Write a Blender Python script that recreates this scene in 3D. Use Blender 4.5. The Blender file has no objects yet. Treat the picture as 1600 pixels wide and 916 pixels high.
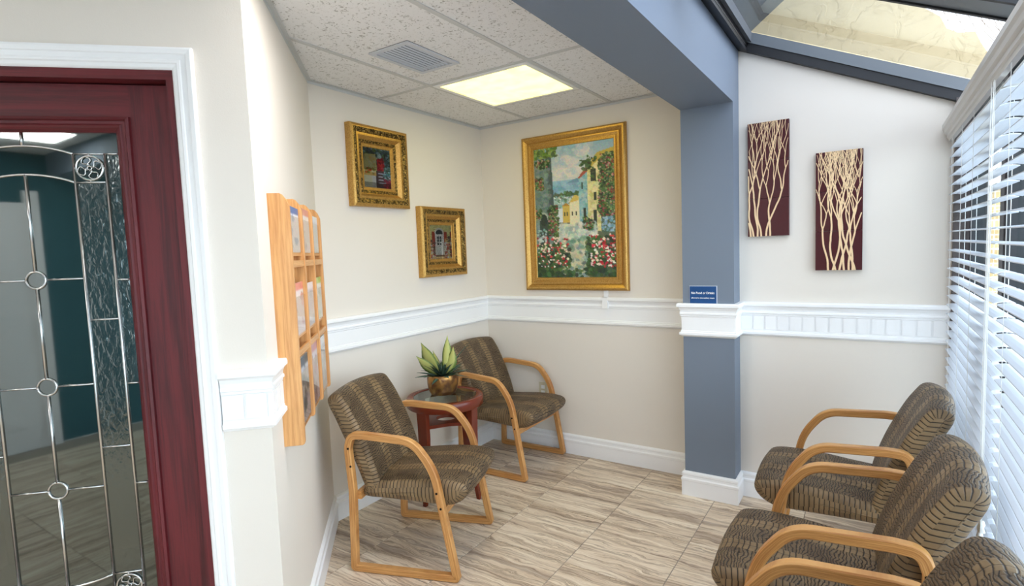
import bpy, bmesh, math, random
import numpy as np
from mathutils import Vector, Matrix
random.seed(7)
S2 = 2 ** -.5
COL = bpy.context.scene.collection
sc = bpy.context.scene

# ------------------------------------------------------------------ camera
CAM = Vector((2.53547707, -3.47322033, 1.49173919))
YAW, PITCH, ROLL = 5.84968781e-01, -7.69956970e-02, -3.80973299e-02
F_PX = 856.784658
fw = Vector((-math.sin(YAW) * math.cos(PITCH), math.cos(YAW) * math.cos(PITCH), math.sin(PITCH)))
r0 = Vector((math.cos(YAW), math.sin(YAW), 0)); u0 = r0.cross(fw)
rt = r0 * math.cos(ROLL) + u0 * math.sin(ROLL); up = -r0 * math.sin(ROLL) + u0 * math.cos(ROLL)
cam = bpy.data.objects.new('camera', bpy.data.cameras.new('camera')); COL.objects.link(cam)
M = Matrix((rt, up, -fw)).transposed().to_4x4(); M.translation = CAM; cam.matrix_world = M
cam.data.sensor_width = 36; cam.data.lens = F_PX / 1600 * 36; cam.data.clip_start = .02
sc.camera = cam

# ------------------------------------------------------------------ sky, lights, exposure
sc.view_settings.view_transform = 'Standard'; sc.view_settings.look = 'None'
sc.view_settings.gamma = 1; sc.view_settings.exposure = 1.08
world = bpy.data.worlds.new('sky'); sc.world = world; world.use_nodes = True
bg = world.node_tree.nodes['Background']
bg.inputs['Color'].default_value = (.80, .88, 1.0, 1); bg.inputs['Strength'].default_value = 3.2
def lamp(name, loc, sx, sy, power, color):
    l = bpy.data.lights.new(name, 'AREA'); l.shape = 'RECTANGLE'; l.size = sx; l.size_y = sy
    l.energy = power; l.color = color
    o = bpy.data.objects.new(name, l); o.location = loc; COL.objects.link(o); return o
FILL_LAMPS = [(.20, -4.9), (1.25, -5.7), (1.29, -2.17)]         # fill lights without fixtures, added out of view to brighten the room
for k, (x, y) in enumerate(FILL_LAMPS):
    lamp('added_fill_light', (x, y, 2.425), .42, .42, (8, 9, 6)[k], (1, .97, .95))

lamp('added_lobby_fill', (.922 - S2 * .75 - S2 * .75, -2.467 - S2 * .75 + S2 * .75, 2.33), .4, .4, 2.2, (.9, 1, .97))  # fill light added so the space behind the door glass is less black

# ------------------------------------------------------------------ node helpers
def srgb(r, g, b):
    f = lambda c: (c / 255 / 12.92) if c / 255 <= .04045 else ((c / 255 + .055) / 1.055) ** 2.4
    return (f(r), f(g), f(b), 1)
class NT:
    def __init__(s, name):
        s.m = bpy.data.materials.new(name); s.m.use_nodes = True
        s.t = s.m.node_tree; s.n = s.t.nodes; s.b = s.n['Principled BSDF']; s.out = s.n['Material Output']
    def set(s, inp, v):
        if hasattr(v, 'is_output') or isinstance(v, bpy.types.NodeSocket): s.t.links.new(v, inp)
        else: inp.default_value = v
    def math(s, op, a, b=None, c=None):
        n = s.n.new('ShaderNodeMath'); n.operation = op; s.set(n.inputs[0], a)
        if b is not None: s.set(n.inputs[1], b)
        if c is not None: s.set(n.inputs[2], c)
        return n.outputs[0]
    def ramp(s, f, stops):
        n = s.n.new('ShaderNodeValToRGB'); s.set(n.inputs[0], f); e = n.color_ramp.elements
        while len(e) < len(stops): e.new(.5)
        for q, (p, c) in zip(e, stops): q.position = p; q.color = c
        return n.outputs[0]
    def mix(s, f, a, b, mode='MIX'):
        n = s.n.new('ShaderNodeMix'); n.data_type = 'RGBA'; n.blend_type = mode
        s.set(n.inputs[0], f); s.set(n.inputs[6], a); s.set(n.inputs[7], b); return n.outputs[2]
    def noise(s, vec, scale, detail=2, rough=.5, dist=0):
        n = s.n.new('ShaderNodeTexNoise'); s.set(n.inputs['Vector'], vec); n.inputs['Scale'].default_value = scale
        n.inputs['Detail'].default_value = detail; n.inputs['Roughness'].default_value = rough; n.inputs['Distortion'].default_value = dist
        return n.outputs[0]
    def voro(s, vec, scale, feature='F1'):
        n = s.n.new('ShaderNodeTexVoronoi'); n.feature = feature; s.set(n.inputs['Vector'], vec); n.inputs['Scale'].default_value = scale
        return n.outputs[0]
    def coord(s, k='Object'):
        return s.n.new('ShaderNodeTexCoord').outputs[k]
    def geo(s): return s.n.new('ShaderNodeNewGeometry').outputs['Position']
    def mapping(s, v, scale=(1, 1, 1), rot=(0, 0, 0), loc=(0, 0, 0)):
        n = s.n.new('ShaderNodeMapping'); s.set(n.inputs[0], v); n.inputs['Scale'].default_value = scale
        n.inputs['Rotation'].default_value = rot; s.set(n.inputs['Location'], loc); return n.outputs[0]
    def sep(s, v):
        n = s.n.new('ShaderNodeSeparateXYZ'); s.set(n.inputs[0], v); return n.outputs
    def comb(s, x, y, z=0.):
        n = s.n.new('ShaderNodeCombineXYZ'); s.set(n.inputs[0], x); s.set(n.inputs[1], y); s.set(n.inputs[2], z); return n.outputs[0]
    def bump(s, h, strength, dist):
        n = s.n.new('ShaderNodeBump'); s.set(n.inputs['Height'], h); n.inputs['Strength'].default_value = strength
        n.inputs['Distance'].default_value = dist; s.t.links.new(n.outputs[0], s.b.inputs['Normal'])
    def sst(s, x, lo, hi):
        n = s.n.new('ShaderNodeMapRange'); n.interpolation_type = 'SMOOTHSTEP'; s.set(n.inputs[0], x)
        n.inputs[1].default_value = lo; n.inputs[2].default_value = hi; return n.outputs[0]
    def p(s, **k):
        for a, v in k.items(): s.set(s.b.inputs[a.replace('_', ' ')], v)
        return s
def plain(name, col, rough=.5, metal=0, bump=None, spec=.5):
    t = NT(name); t.p(Base_Color=col, Roughness=rough, Metallic=metal); t.b.inputs['Specular IOR Level'].default_value = spec
    if bump: t.bump(t.noise(t.geo(), bump[0], 3), bump[1], bump[2])
    return t.m

MAT = {}
MAT['wall'] = plain('beige_wall_paint', srgb(231, 223, 212), .75, bump=(260, .12, .002), spec=.25)
MAT['white'] = plain('white_gloss_trim', srgb(247, 247, 247), .38)
MAT['blue'] = plain('blue_grey_paint', srgb(120, 130, 144), .6, bump=(300, .1, .002), spec=.3)
MAT['darkframe'] = plain('dark_bronze_aluminium', srgb(24, 25, 30), .5)
MAT['bronze'] = plain('brown_bronze_aluminium', srgb(84, 76, 74), .5)
MAT['greyframe'] = plain('grey_aluminium', srgb(112, 118, 124), .45)
MAT['tbar'] = plain('ceiling_grid_paint', srgb(205, 205, 203), .5)
MAT['blind'] = plain('white_blind_slat', srgb(208, 213, 222), .4)
MAT['cord'] = plain('white_cord', srgb(235, 235, 232), .7)
MAT['valance'] = plain('pale_grey_valance', srgb(214, 213, 210), .45)
MAT['chrome'] = plain('polished_lead_came', srgb(206, 206, 204), .22, 1)
MAT['screw'] = plain('black_screw', srgb(25, 18, 14), .4, .6)
MAT['signblue'] = plain('sign_blue', srgb(12, 72, 128), .35)
MAT['signwhite'] = plain('sign_white', srgb(245, 245, 245), .5)
MAT['maroon'] = plain('maroon_lacquer', srgb(70, 10, 18), .3)
MAT['twig'] = plain('cream_relief', srgb(238, 205, 160), .5)
MAT['outlet'] = plain('ivory_outlet', srgb(214, 205, 178), .4)
MAT['ventgrey'] = plain('vent_enamel', srgb(205, 209, 216), .45)
MAT['ventdark'] = plain('vent_inside_shade', srgb(48, 53, 64), .9)
MAT['soil'] = plain('dark_soil', srgb(40, 30, 22), .9)
MAT['teal'] = plain('teal_wall_paint', srgb(60, 105, 115), .7)
MAT['concrete'] = plain('outdoor_concrete', srgb(190, 188, 180), .9)
MAT['soffit_out'] = plain('dark_grey_soffit', srgb(88, 92, 98), .7)
MAT['net'] = plain('brown_netting', srgb(120, 92, 58), .8)
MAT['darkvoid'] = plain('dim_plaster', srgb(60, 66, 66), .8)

def m_ceiling():
    t = NT('fissured_ceiling_tile'); g = t.geo()
    w = t.noise(g, 55, 2, .6, 1.2); v = t.voro(g, 75)
    f = t.math('MULTIPLY', t.sst(w, .56, .63), t.sst(v, .75, .35))
    pin = t.sst(t.noise(g, 160, 2), .66, .72)
    f2 = t.math('MAXIMUM', f, t.math('MULTIPLY', pin, .6))
    t.p(Base_Color=t.mix(f2, srgb(240, 239, 238), srgb(186, 183, 178)), Roughness=.9)
    t.bump(t.math('SUBTRACT', 1., f2), .5, .003); t.b.inputs['Specular IOR Level'].default_value = .1
    return t.m
MAT['ceiling'] = m_ceiling()
def m_floor():
    t = NT('vein_cut_travertine'); g = t.geo()
    rnd = t.n.new('ShaderNodeObjectInfo').outputs['Random']
    off = t.comb(t.math('MULTIPLY', rnd, 3.), t.math('MULTIPLY', rnd, .0), 0.)
    a = t.mapping(g, (1.0, 15, 1), (0, 0, .05), off)
    wob = t.noise(t.mapping(g, (3.5, 9, 1)), 1.6, 3)
    a2 = t.n.new('ShaderNodeVectorMath'); a2.operation = 'ADD'; t.set(a2.inputs[0], a)
    t.set(a2.inputs[1], t.comb(0., t.math('MULTIPLY', t.math('SUBTRACT', wob, .5), 1.15)))
    n1 = t.noise(a2.outputs[0], 1.0, 5, .62, .5)
    n2 = t.noise(t.mapping(a2.outputs[0], (1, 2.6, 1)), 1.3, 6, .7, 1.0)
    c = t.ramp(n1, [(.30, srgb(246, 234, 214)), (.45, srgb(240, 225, 203)), (.54, srgb(226, 208, 184)), (.62, srgb(180, 160, 141)), (.72, srgb(228, 213, 192))])
    d = t.ramp(n2, [(.40, (1, 1, 1, 1)), (.52, srgb(236, 228, 220)), (.585, srgb(158, 143, 132)), (.62, srgb(246, 240, 230))])
    t.p(Base_Color=t.mix(.85, c, d, 'MULTIPLY'), Roughness=t.math('ADD', .24, t.math('MULTIPLY', n2, .22)))
    t.bump(n2, .08, .003)
    return t.m
MAT['floor'] = m_floor()
MAT['grout'] = plain('grey_grout', srgb(156, 146, 134), .9)
def m_wood(name, base, dark, sx, sy, lam=False, rough=.42):
    # uv: x along the grain in metres, y across
    t = NT(name); uv = t.coord('UV')
    n = t.noise(t.mapping(uv, (sx, sy, 1)), 1, 5, .65, .4)
    f = t.noise(t.mapping(uv, (sx * 2.5, sy * 4, 1)), 1, 3, .6)
    c = t.mix(t.sst(n, .38, .68), base, dark)
    c = t.mix(t.math('MULTIPLY', t.sst(f, .55, .72), .55), c, dark)
    if lam:
        y = t.sep(uv)[1]; k = t.math('ABSOLUTE', t.math('SUBTRACT', t.math('FRACT', t.math('MULTIPLY', y, 1 / .0085)), .5))
        c = t.mix(t.math('MULTIPLY', t.sst(k, .43, .5), .55), c, dark)
    t.p(Base_Color=c, Roughness=rough); t.bump(f, .12, .001); return t.m
MAT['oak'] = m_wood('honey_oak_bentwood', srgb(214, 160, 96), srgb(172, 112, 56), 5, 260, True)
MAT['rackoak'] = m_wood('light_oak_board', srgb(224, 168, 106), srgb(200, 140, 82), 4, 90)
MAT['cherry'] = m_wood('cherry_stain', srgb(118, 46, 26), srgb(70, 22, 14), 5, 120, False, .25)
MAT['doorwood'] = m_wood('red_mahogany_grain', srgb(102, 26, 32), srgb(72, 16, 22), 2.2, 46, False, .5)

def m_croc():
    t = NT('embossed_croc_vinyl'); uv = t.coord('UV')
    nz = t.noise(t.mapping(uv, (14, 14, 1)), 1, 2); nz2 = t.noise(t.mapping(uv, (45, 45, 1)), 1, 2)
    x, y, _ = t.sep(uv)
    xd = t.math('ADD', x, t.math('MULTIPLY', t.math('SUBTRACT', nz, .5), .03))
    yd = t.math('ADD', y, t.math('MULTIPLY', t.math('SUBTRACT', nz2, .5), .006))
    m = t.math('FRACT', t.math('MULTIPLY', xd, 1 / .17))
    dist = t.math('ABSOLUTE', t.math('SUBTRACT', m, .5))              # 0 at the centre of the big-scale band
    band = t.sst(dist, .19, .15)
    tri = lambda v, per: t.math('MULTIPLY', t.math('ABSOLUTE', t.math('SUBTRACT', t.math('FRACT', t.math('MULTIPLY', v, 1 / per)), .5)), 2)
    bow = t.math('MULTIPLY', t.math('MULTIPLY', dist, dist), .10)
    rows = t.sst(tri(t.math('ADD', yd, bow), .0185), .98, .60)
    cols = t.sst(tri(t.math('SUBTRACT', m, .5), .20), .99, .86)
    big = t.math('MULTIPLY', rows, t.math('MAXIMUM', cols, .25))
    yw = t.math('ADD', t.math('ADD', y, t.math('MULTIPLY', t.math('SUBTRACT', nz, .5), .05)), t.math('MULTIPLY', t.math('SUBTRACT', nz2, .5), .010))
    fine = t.math('MULTIPLY', t.sst(tri(yw, .0105), .98, .42), t.math('ADD', .55, t.math('MULTIPLY', .45, t.sst(t.voro(t.mapping(uv, (35, 95, 1)), 1, 'DISTANCE_TO_EDGE'), .0, .14))))
    h = t.mix(band, t.comb(t.math('MULTIPLY', fine, .85), 0., 0.), t.comb(big, 0., 0.))
    hh = t.sep(h)[0]
    tone = t.noise(t.mapping(uv, (9, 9, 1)), 1, 3, .6)
    top = t.mix(t.sst(tone, .35, .68), srgb(120, 99, 72), srgb(92, 73, 52))
    bandc = t.mix(t.sst(tone, .35, .68), srgb(142, 118, 85), srgb(112, 90, 62))
    c = t.mix(band, top, bandc)
    c = t.mix(t.sst(hh, .0, .75), srgb(30, 20, 14), c)
    t.p(Base_Color=c, Roughness=t.math('ADD', .42, t.math('MULTIPLY', tone, .2)))
    t.bump(hh, .6, .003); return t.m
MAT['croc'] = m_croc()
def m_gold(name, a, b, carve):
    t = NT(name); g = t.coord('Object')
    n = t.noise(g, 160, 4, .6); c = t.mix(t.sst(n, .4, .7), a, b); r = .36; h = n
    if carve:
        v = t.voro(g, 75, 'SMOOTH_F1'); w = t.noise(g, 70, 2, .5, 2.5)
        k = t.math('MULTIPLY', t.sst(w, .42, .58), t.sst(v, .75, .25)); c = t.mix(k, srgb(62, 46, 22), srgb(206, 170, 92)); h = k
    t.p(Base_Color=c, Roughness=r, Metallic=.75); t.bump(h, .8 if carve else .15, .004); return t.m
MAT['gold'] = m_gold('antique_gold', srgb(204, 162, 90), srgb(172, 128, 64), False)
MAT['goldcarve'] = m_gold('carved_dark_gold', srgb(160, 124, 62), srgb(100, 76, 38), True)
def m_pot():
    t = NT('hammered_bronze_gold'); g = t.coord('Object')
    n = t.noise(g, 22, 3); c = t.mix(t.sst(n, .38, .66), srgb(182, 136, 76), srgb(120, 84, 60))
    t.p(Base_Color=c, Roughness=.33, Metallic=.85); t.bump(t.voro(g, 70), .25, .003); return t.m
MAT['pot'] = m_pot()
def m_attr(name, rough=.5):
    t = NT(name); a = t.n.new('ShaderNodeAttribute'); a.attribute_name = 'Col'
    t.p(Base_Color=a.outputs['Color'], Roughness=rough); t.bump(t.noise(t.coord('Object'), 240, 3), .25, .002); return t.m
MAT['canvas'] = m_attr('oil_paint_on_canvas', .45); MAT['print'] = m_attr('printed_cover', .3)
def m_glass(name, col, rough, fac, wavy=0):
    # fac = share of clear transmission; the rest is a dark tinted glossy reflection
    t = NT(name); t.n.remove(t.b)
    tr = t.n.new('ShaderNodeBsdfTransparent'); tr.inputs[0].default_value = col
    gl = t.n.new('ShaderNodeBsdfGlossy'); gl.inputs['Roughness'].default_value = rough; gl.inputs[0].default_value = (.85, .95, .93, 1)
    mx = t.n.new('ShaderNodeMixShader'); fr = t.n.new('ShaderNodeFresnel'); fr.inputs[0].default_value = 1.5
    front = t.math('SUBTRACT', 1., t.n.new('ShaderNodeNewGeometry').outputs['Backfacing'])
    t.set(mx.inputs[0], t.math('MULTIPLY', t.math('ADD', fr.outputs[0], 1 - fac), front)); t.t.links.new(tr.outputs[0], mx.inputs[1]); t.t.links.new(gl.outputs[0], mx.inputs[2])
    if wavy:
        b = t.n.new('ShaderNodeBump'); t.set(b.inputs['Height'], t.noise(t.mapping(t.coord('Object'), (1, 1, .45)), 75, 2, .5, .6))
        b.inputs['Strength'].default_value = wavy; b.inputs['Distance'].default_value = .004
        t.t.links.new(b.outputs[0], gl.inputs['Normal']); t.t.links.new(b.outputs[0], fr.inputs['Normal'])
    t.t.links.new(mx.outputs[0], t.out.inputs[0]); return t.m
MAT['doorglass'] = m_glass('dark_door_glass', (.55, .68, .65, 1), .03, .86)
MAT['waterglass'] = m_glass('rippled_door_glass', (.45, .58, .56, 1), .15, .86, .35)
MAT['clear'] = m_glass('clear_pane', (.93, .97, .97, 1), .0, .99)
MAT['roofglass'] = m_glass('grey_tinted_roof_glass', (.74, .75, .76, 1), .0, .99)
MAT['tableglass'] = m_glass('table_glass', (.80, .88, .87, 1), .02, .90)
MAT['acrylic'] = m_glass('clear_acrylic', (.98, .90, .88, 1), .05, .93)
def m_diff():
    t = NT('lit_prismatic_diffuser'); n = t.noise(t.geo(), 9, 2)
    c = t.mix(t.sst(n, .3, .7), (1.0, .86, .17, 1), (1.0, .88, .23, 1))
    t.p(Base_Color=(.15, .15, .13, 1), Emission_Color=c, Emission_Strength=1.75); return t.m
MAT['diffuser'] = m_diff()
def m_stucco():
    t = NT('yellow_stucco'); g = t.geo(); n = t.noise(g, 7, 4, .55, .8)
    k = t.math('MULTIPLY', t.sst(n, .50, .53), t.sst(n, .58, .54))
    t.p(Base_Color=t.mix(k, srgb(222, 202, 160), srgb(214, 194, 152)), Roughness=.9); t.bump(t.math('ADD', t.sst(n, .49, .55), t.math('MULTIPLY', t.noise(g, 60, 2), .2)), .35, .008); return t.m
MAT['stucco'] = m_stucco()
def m_brick():
    t = NT('yellow_brick_far'); b = t.n.new('ShaderNodeTexBrick'); t.set(b.inputs[0], t.mapping(t.coord('Object'), (1, 1, 1), (math.pi / 2, 0, 0)))
    b.inputs['Color1'].default_value = srgb(214, 190, 140); b.inputs['Color2'].default_value = srgb(190, 160, 112)
    b.inputs['Mortar'].default_value = srgb(225, 220, 205); b.inputs['Scale'].default_value = 3
    t.p(Base_Color=b.outputs[0], Roughness=.9); return t.m
MAT['brick'] = m_brick()
def m_leaf(name, mid, edge):
    t = NT(name); x = t.sep(t.coord('UV'))[0]; d = t.math('ABSOLUTE', t.math('SUBTRACT', x, .5))
    n = t.noise(t.mapping(t.coord('UV'), (6, 1.5, 1)), 3, 3)
    f = t.sst(t.math('ADD', d, t.math('MULTIPLY', t.math('SUBTRACT', n, .5), .25)), .24, .44)
    t.p(Base_Color=t.mix(f, mid, edge), Roughness=.45); return t.m
MAT['leafbig'] = m_leaf('variegated_leaf', srgb(190, 192, 112), srgb(98, 124, 52))
MAT['leafdark'] = m_leaf('dark_green_leaf', srgb(66, 92, 76), srgb(36, 56, 46))

# ------------------------------------------------------------------ mesh helpers
def link(name, me, mat=None, parent=None, smooth=False):
    o = bpy.data.objects.new(name, me); COL.objects.link(o)
    if mat: me.materials.append(MAT[mat] if isinstance(mat, str) else mat)
    if parent: o.parent = parent
    if smooth: me.polygons.foreach_set('use_smooth', [True] * len(me.polygons))
    return o
def tag(o, label, cat, group=None, kind=None):
    if label: o['label'] = label
    if cat: o['category'] = cat
    if group: o['group'] = group
    if kind: o['kind'] = kind
    return o
def thing(name, label, cat, loc=(0, 0, 0), rz=0, group=None):
    o = bpy.data.objects.new(name, None); COL.objects.link(o); o.location = loc; o.rotation_euler = (0, 0, rz)
    o.empty_display_size = .1
    return tag(o, label, cat, group)
def struct(o, label=None):
    o['kind'] = 'structure'
    if label: o['label'] = label
    return o
def copy_tree(o, parent=None, label=None):
    c = o.copy(); COL.objects.link(c); c.parent = parent
    if label: c['label'] = label
    for ch in list(o.children): copy_tree(ch, c)
    return c
class MB:
    def __init__(s): s.v = []; s.f = []; s.uv = []; s.has = False
    def add(s, vs, fs, uvs=None):
        k = len(s.v); s.v += [tuple(v) for v in vs]
        for i, f in enumerate(fs):
            s.f.append(tuple(k + a for a in f)); s.uv.append(uvs[i] if uvs else None)
        if uvs: s.has = True
        return s
    def box(s, a, b, bev=0):
        x0, y0, z0 = a; x1, y1, z1 = b; vs = [(x, y, z) for x in (x0, x1) for y in (y0, y1) for z in (z0, z1)]
        fs = [(0, 1, 3, 2), (4, 6, 7, 5), (0, 4, 5, 1), (2, 3, 7, 6), (0, 2, 6, 4), (1, 5, 7, 3)]
        uvs = []
        ext = [x1 - x0, y1 - y0, z1 - z0]; L = ext.index(max(ext))
        for f in fs:
            pts = [vs[i] for i in f]; var = [a for a in range(3) if max(p[a] for p in pts) - min(p[a] for p in pts) > 1e-9]
            ax = L if L in var else var[0]; ay = [a for a in var if a != ax][0] if len(var) > 1 else ax
            uvs.append([(p[ax], p[ay]) for p in pts])
        return s.add(vs, fs, uvs)
    def prism(s, pts, z0, z1):
        n = len(pts); vs = [(x, y, z0) for x, y in pts] + [(x, y, z1) for x, y in pts]
        fs = [tuple(range(n - 1, -1, -1)), tuple(range(n, 2 * n))] + [(i, (i + 1) % n, n + (i + 1) % n, n + i) for i in range(n)]
        return s.add(vs, fs)
    def tube(s, path, r, n=6, closed=False):
        P = [Vector(p) for p in path]; N = len(P); rings = []; ref = None
        rr = r if isinstance(r, (list, tuple)) else [r] * N
        for i in range(N):
            a = P[(i - 1) % N] if (closed or i > 0) else P[i]; b = P[(i + 1) % N] if (closed or i < N - 1) else P[i]
            t = (b - a).normalized()
            if ref is None: ref = t.orthogonal().normalized()
            ref = (ref - t * ref.dot(t)).normalized(); bi = t.cross(ref)
            rings.append([P[i] + (ref * math.cos(2 * math.pi * k / n) + bi * math.sin(2 * math.pi * k / n)) * rr[i] for k in range(n)])
        vs = [v for q in rings for v in q]; fs = []
        for i in range(N if closed else N - 1):
            j = (i + 1) % N
            fs += [(i * n + k, i * n + (k + 1) % n, j * n + (k + 1) % n, j * n + k) for k in range(n)]
        if not closed: fs += [tuple(range(n - 1, -1, -1)), tuple((N - 1) * n + k for k in range(n))]
        return s.add(vs, fs)
    def lathe(s, prof, n=32, c=(0, 0)):
        vs = []; fs = []
        for r, z in prof: vs += [(c[0] + r * math.cos(2 * math.pi * k / n), c[1] + r * math.sin(2 * math.pi * k / n), z) for k in range(n)]
        for i in range(len(prof) - 1): fs += [(i * n + k, i * n + (k + 1) % n, (i + 1) * n + (k + 1) % n, (i + 1) * n + k) for k in range(n)]
        return s.add(vs, fs)
    def mesh(s, name):
        me = bpy.data.meshes.new(name); me.from_pydata(s.v, [], s.f)
        if s.has:
            l = me.uv_layers.new(name='UVMap'); k = 0; dat = []
            for f, u in zip(s.f, s.uv): dat += list(u) if u else [(s.v[i][0] + s.v[i][2], s.v[i][1]) for i in f]
            for i, q in enumerate(dat): l.data[i].uv = q
        return me
    def obj(s, name, mat, parent=None, smooth=False, bev=0, fix=True):
        me = s.mesh(name)
        if fix:
            bm = bmesh.new(); bm.from_mesh(me); bmesh.ops.recalc_face_normals(bm, faces=bm.faces)
            if bev: bmesh.ops.bevel(bm, geom=[e for e in bm.edges if e.calc_face_angle(0) > .6], offset=bev, segments=2, profile=.7, affect='EDGES')
            bm.to_mesh(me); bm.free()
        return link(name, me, mat, parent, smooth)

# ------------------------------------------------------------------ room plan
CD = (0.922, -2.467); CA = (0, -1.545); dD = (-S2, -S2); nD = (S2, -S2); dC = (S2, -S2); nC = (S2, S2)
H = 2.44; XC0, XC1, YC, YE, XW = 1.607, 1.89, -.27, -.12, 2.89
ROOM_Y = -6.6
def D(t, o=0, z=None):
    p = (CD[0] + dD[0] * t + nD[0] * o, CD[1] + dD[1] * t + nD[1] * o)
    return p if z is None else (p[0], p[1], z)
def Cc(t, o=0, z=None):
    p = (CA[0] + dC[0] * t + nC[0] * o, CA[1] + dC[1] * t + nC[1] * o)
    return p if z is None else (p[0], p[1], z)

# floor ---------------------------------------------------------------
fl = struct(MB().prism([(-1.4, ROOM_Y), (XW + .12, ROOM_Y), (XW + .12, .1), (-1.4, .1)], -.08, -.003).obj('floor', 'grout'), 'grey grout bed under square travertine look tiles')
tp = .4583; tg = .004
tile_me = MB().box((-tp / 2 + tg / 2, -tp / 2 + tg / 2, -.008), (tp / 2 - tg / 2, tp / 2 - tg / 2, 0)).mesh('tile')
bm = bmesh.new(); bm.from_mesh(tile_me)
bmesh.ops.bevel(bm, geom=[e for e in bm.edges if all(v.co.z > -.001 for v in e.verts)], offset=.0012, segments=1, affect='EDGES'); bm.to_mesh(tile_me); bm.free()
tile_me.materials.append(MAT['floor'])
for i in range(-4, 7):
    for j in range(-14, 1):
        cx = .402 + tp * (i - .5); cy = -.352 + tp * (j + .5)
        if cx - tp / 2 > XW or cy - tp / 2 < ROOM_Y: continue
        x0, x1, y0, y1 = cx - tp / 2, cx + tp / 2, cy - tp / 2, cy + tp / 2
        if x1 + y1 < -1.545 - .02 and x0 - y1 < 3.389 and (x0 - y1) < 3.37: continue      # under the angled wall
        if x1 < 0 or y0 > 0: continue
        o = bpy.data.objects.new('tile', tile_me); COL.objects.link(o); o.parent = fl; o.location = (cx, cy, 0)
        sx = sy = 1.; 
        nx0, nx1, ny0, ny1 = max(x0, -.01) if y1 > -1.6 else x0, min(x1, XW), y0, min(y1, .0)
        if (nx0, nx1, ny1) != (x0, x1, y1):
            o.location = ((nx0 + nx1) / 2, (ny0 + ny1) / 2, 0); o.scale = ((nx1 - nx0) / tp, (ny1 - ny0) / tp, 1)

# walls -----------------------------------------------------------------
th = .12
def wallobj(name, pts, z0, z1, mat='wall', label=None):
    return struct(MB().prism(pts, z0, z1).obj(name, mat), label)
wallobj('wall_left', [CA, (0, 0), (0, th), (-th, th), (-th, -1.545 - th * .414)], 0, H, 'wall', 'beige wall with two small gilt framed pictures')
wallobj('wall_back', [(0, 0), (XC0 + .05, 0), (XC0 + .05, th), (0, th)], 0, H + .2, 'wall', 'beige wall behind the large gilt framed painting')
k = th
mit = (CD[0] - nC[0] * k - nD[0] * k, CD[1] - nC[1] * k - nD[1] * k)
wallobj('wall_angled', [CD, CA, (-th, -1.545 - th * .414), mit], 0, H, 'wall', 'angled beige wall carrying the oak magazine rack')
TD0, TD1, ZD = .205, 1.095, 2.068
we = MB(); we.prism([CD, mit, D(TD0, -k), D(TD0)], 0, H); we.prism([D(TD0), D(TD0, -k), D(TD1, -k), D(TD1)], ZD, H); we.prism([D(TD1), D(TD1, -k), D(2.6, -k), D(2.6)], 0, H)
struct(we.obj('wall_entry', 'wall'), 'beige wall around the maroon door')
# right wall with sloping top
def zroof(x): return 2.555 - .468 * (x - XC1)
XE = 2.846
m = MB(); pts = [(XC1 - .06, 0), (XE, 0), (XE, zroof(XE)), (XC1 - .06, zroof(XC1 - .06))]
n = 4; vs = [(x, YE, z) for x, z in pts] + [(x, YE + .13, z) for x, z in pts]
m.add(vs, [(0, 1, 2, 3), (7, 6, 5, 4)] + [(i, (i + 1) % 4, 4 + (i + 1) % 4, 4 + i) for i in range(4)])
struct(m.obj('wall_right', 'wall'), 'pale end wall under the sloping roof glazing')
wallobj('wall_rear', [(-1.4, ROOM_Y), (XW + .1, ROOM_Y), (XW + .1, ROOM_Y - .1), (-1.4, ROOM_Y - .1)], 0, 3.0, 'teal', 'teal wall behind the camera')
wallobj('wall_side', [(-1.4, ROOM_Y), (-1.4, D(2.6)[1]), (-1.5, D(2.6)[1]), (-1.5, ROOM_Y)], 0, H, 'wall')
# column and beam
struct(MB().box((XC0, YC, 0), (XC1, 0.0, 2.25)).obj('column', 'blue'), 'blue grey square column between the two end walls')
struct(MB().box((XC0, ROOM_Y, 2.25), (XC1, .12, 2.66)).obj('soffit_beam', 'blue'), 'blue grey dropped beam running back from the column')

# ceiling -----------------------------------------------------------------
cl = struct(MB().box((-1.5, ROOM_Y, 2.47), (XC0, .0, 2.50)).obj('ceiling', 'tbar'), 'white suspended ceiling of fissured tiles in a metal grid')
def ctile(x0, x1, y0, y1):
    return MB().box((x0 + .011, y0 + .011, 2.444), (x1 - .011, y1 - .011, 2.458)).obj('ceiling_tile', 'ceiling', cl)
GX = [-.90, -.24, .42, 1.075, XC0 + .011]; GYL = [-6.6, -5.95, -4.7, -3.48, -2.27]
VX0, VX1, VY0, VY1 = .54, .79, -1.605, -1.235
LX0, LX1, LY0, LY1 = .42, 1.075, -1.045, -.425
rear_open = [(LX0, -4.70, .65), (LX0, -5.95, .65)]
gm = MB()
for a in range(4):
    x0, x1 = GX[a], GX[a + 1]
    ys = [0.011, -1.045] if a != 2 else [0.011, LY1, LY0]
    ys += [-2.27, -3.48, -4.7, -5.95, -6.6]
    for b in range(len(ys) - 1):
        y1, y0 = ys[b], ys[b + 1]
        if a == 2 and b == 1: pass
        elif a == 2 and b == 2:
            for q in ((x0, VX0 + .012 + .011 - .012, y0, y1), (VX1 - .011, x1, y0, y1), (VX0 - .011 + .0, VX1 + .011, VY1 - .011, y1), (VX0 - .011, VX1 + .011, y0, VY0 + .011)):
                MB().box((q[0] + .011 if q[0] == x0 else q[0] + .011, q[2] + .011, 2.444), (q[1] - .011, q[3] - .011, 2.458)).obj('ceiling_tile', 'ceiling', cl)
        else:
            if a < 2 and y0 > -1.5 and a < 1: continue
            ctile(x0, x1, y0, y1)
        gm.box((x0, y0 - .012, 2.4405), (x1, y0 + .012, 2.4455))
for a in (0, 1, 2, 3): gm.box((GX[a] - .012, ROOM_Y, 2.4400), (GX[a] + .012, 0, 2.4450))
gm.obj('ceiling_grid', 'tbar', cl)

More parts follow.
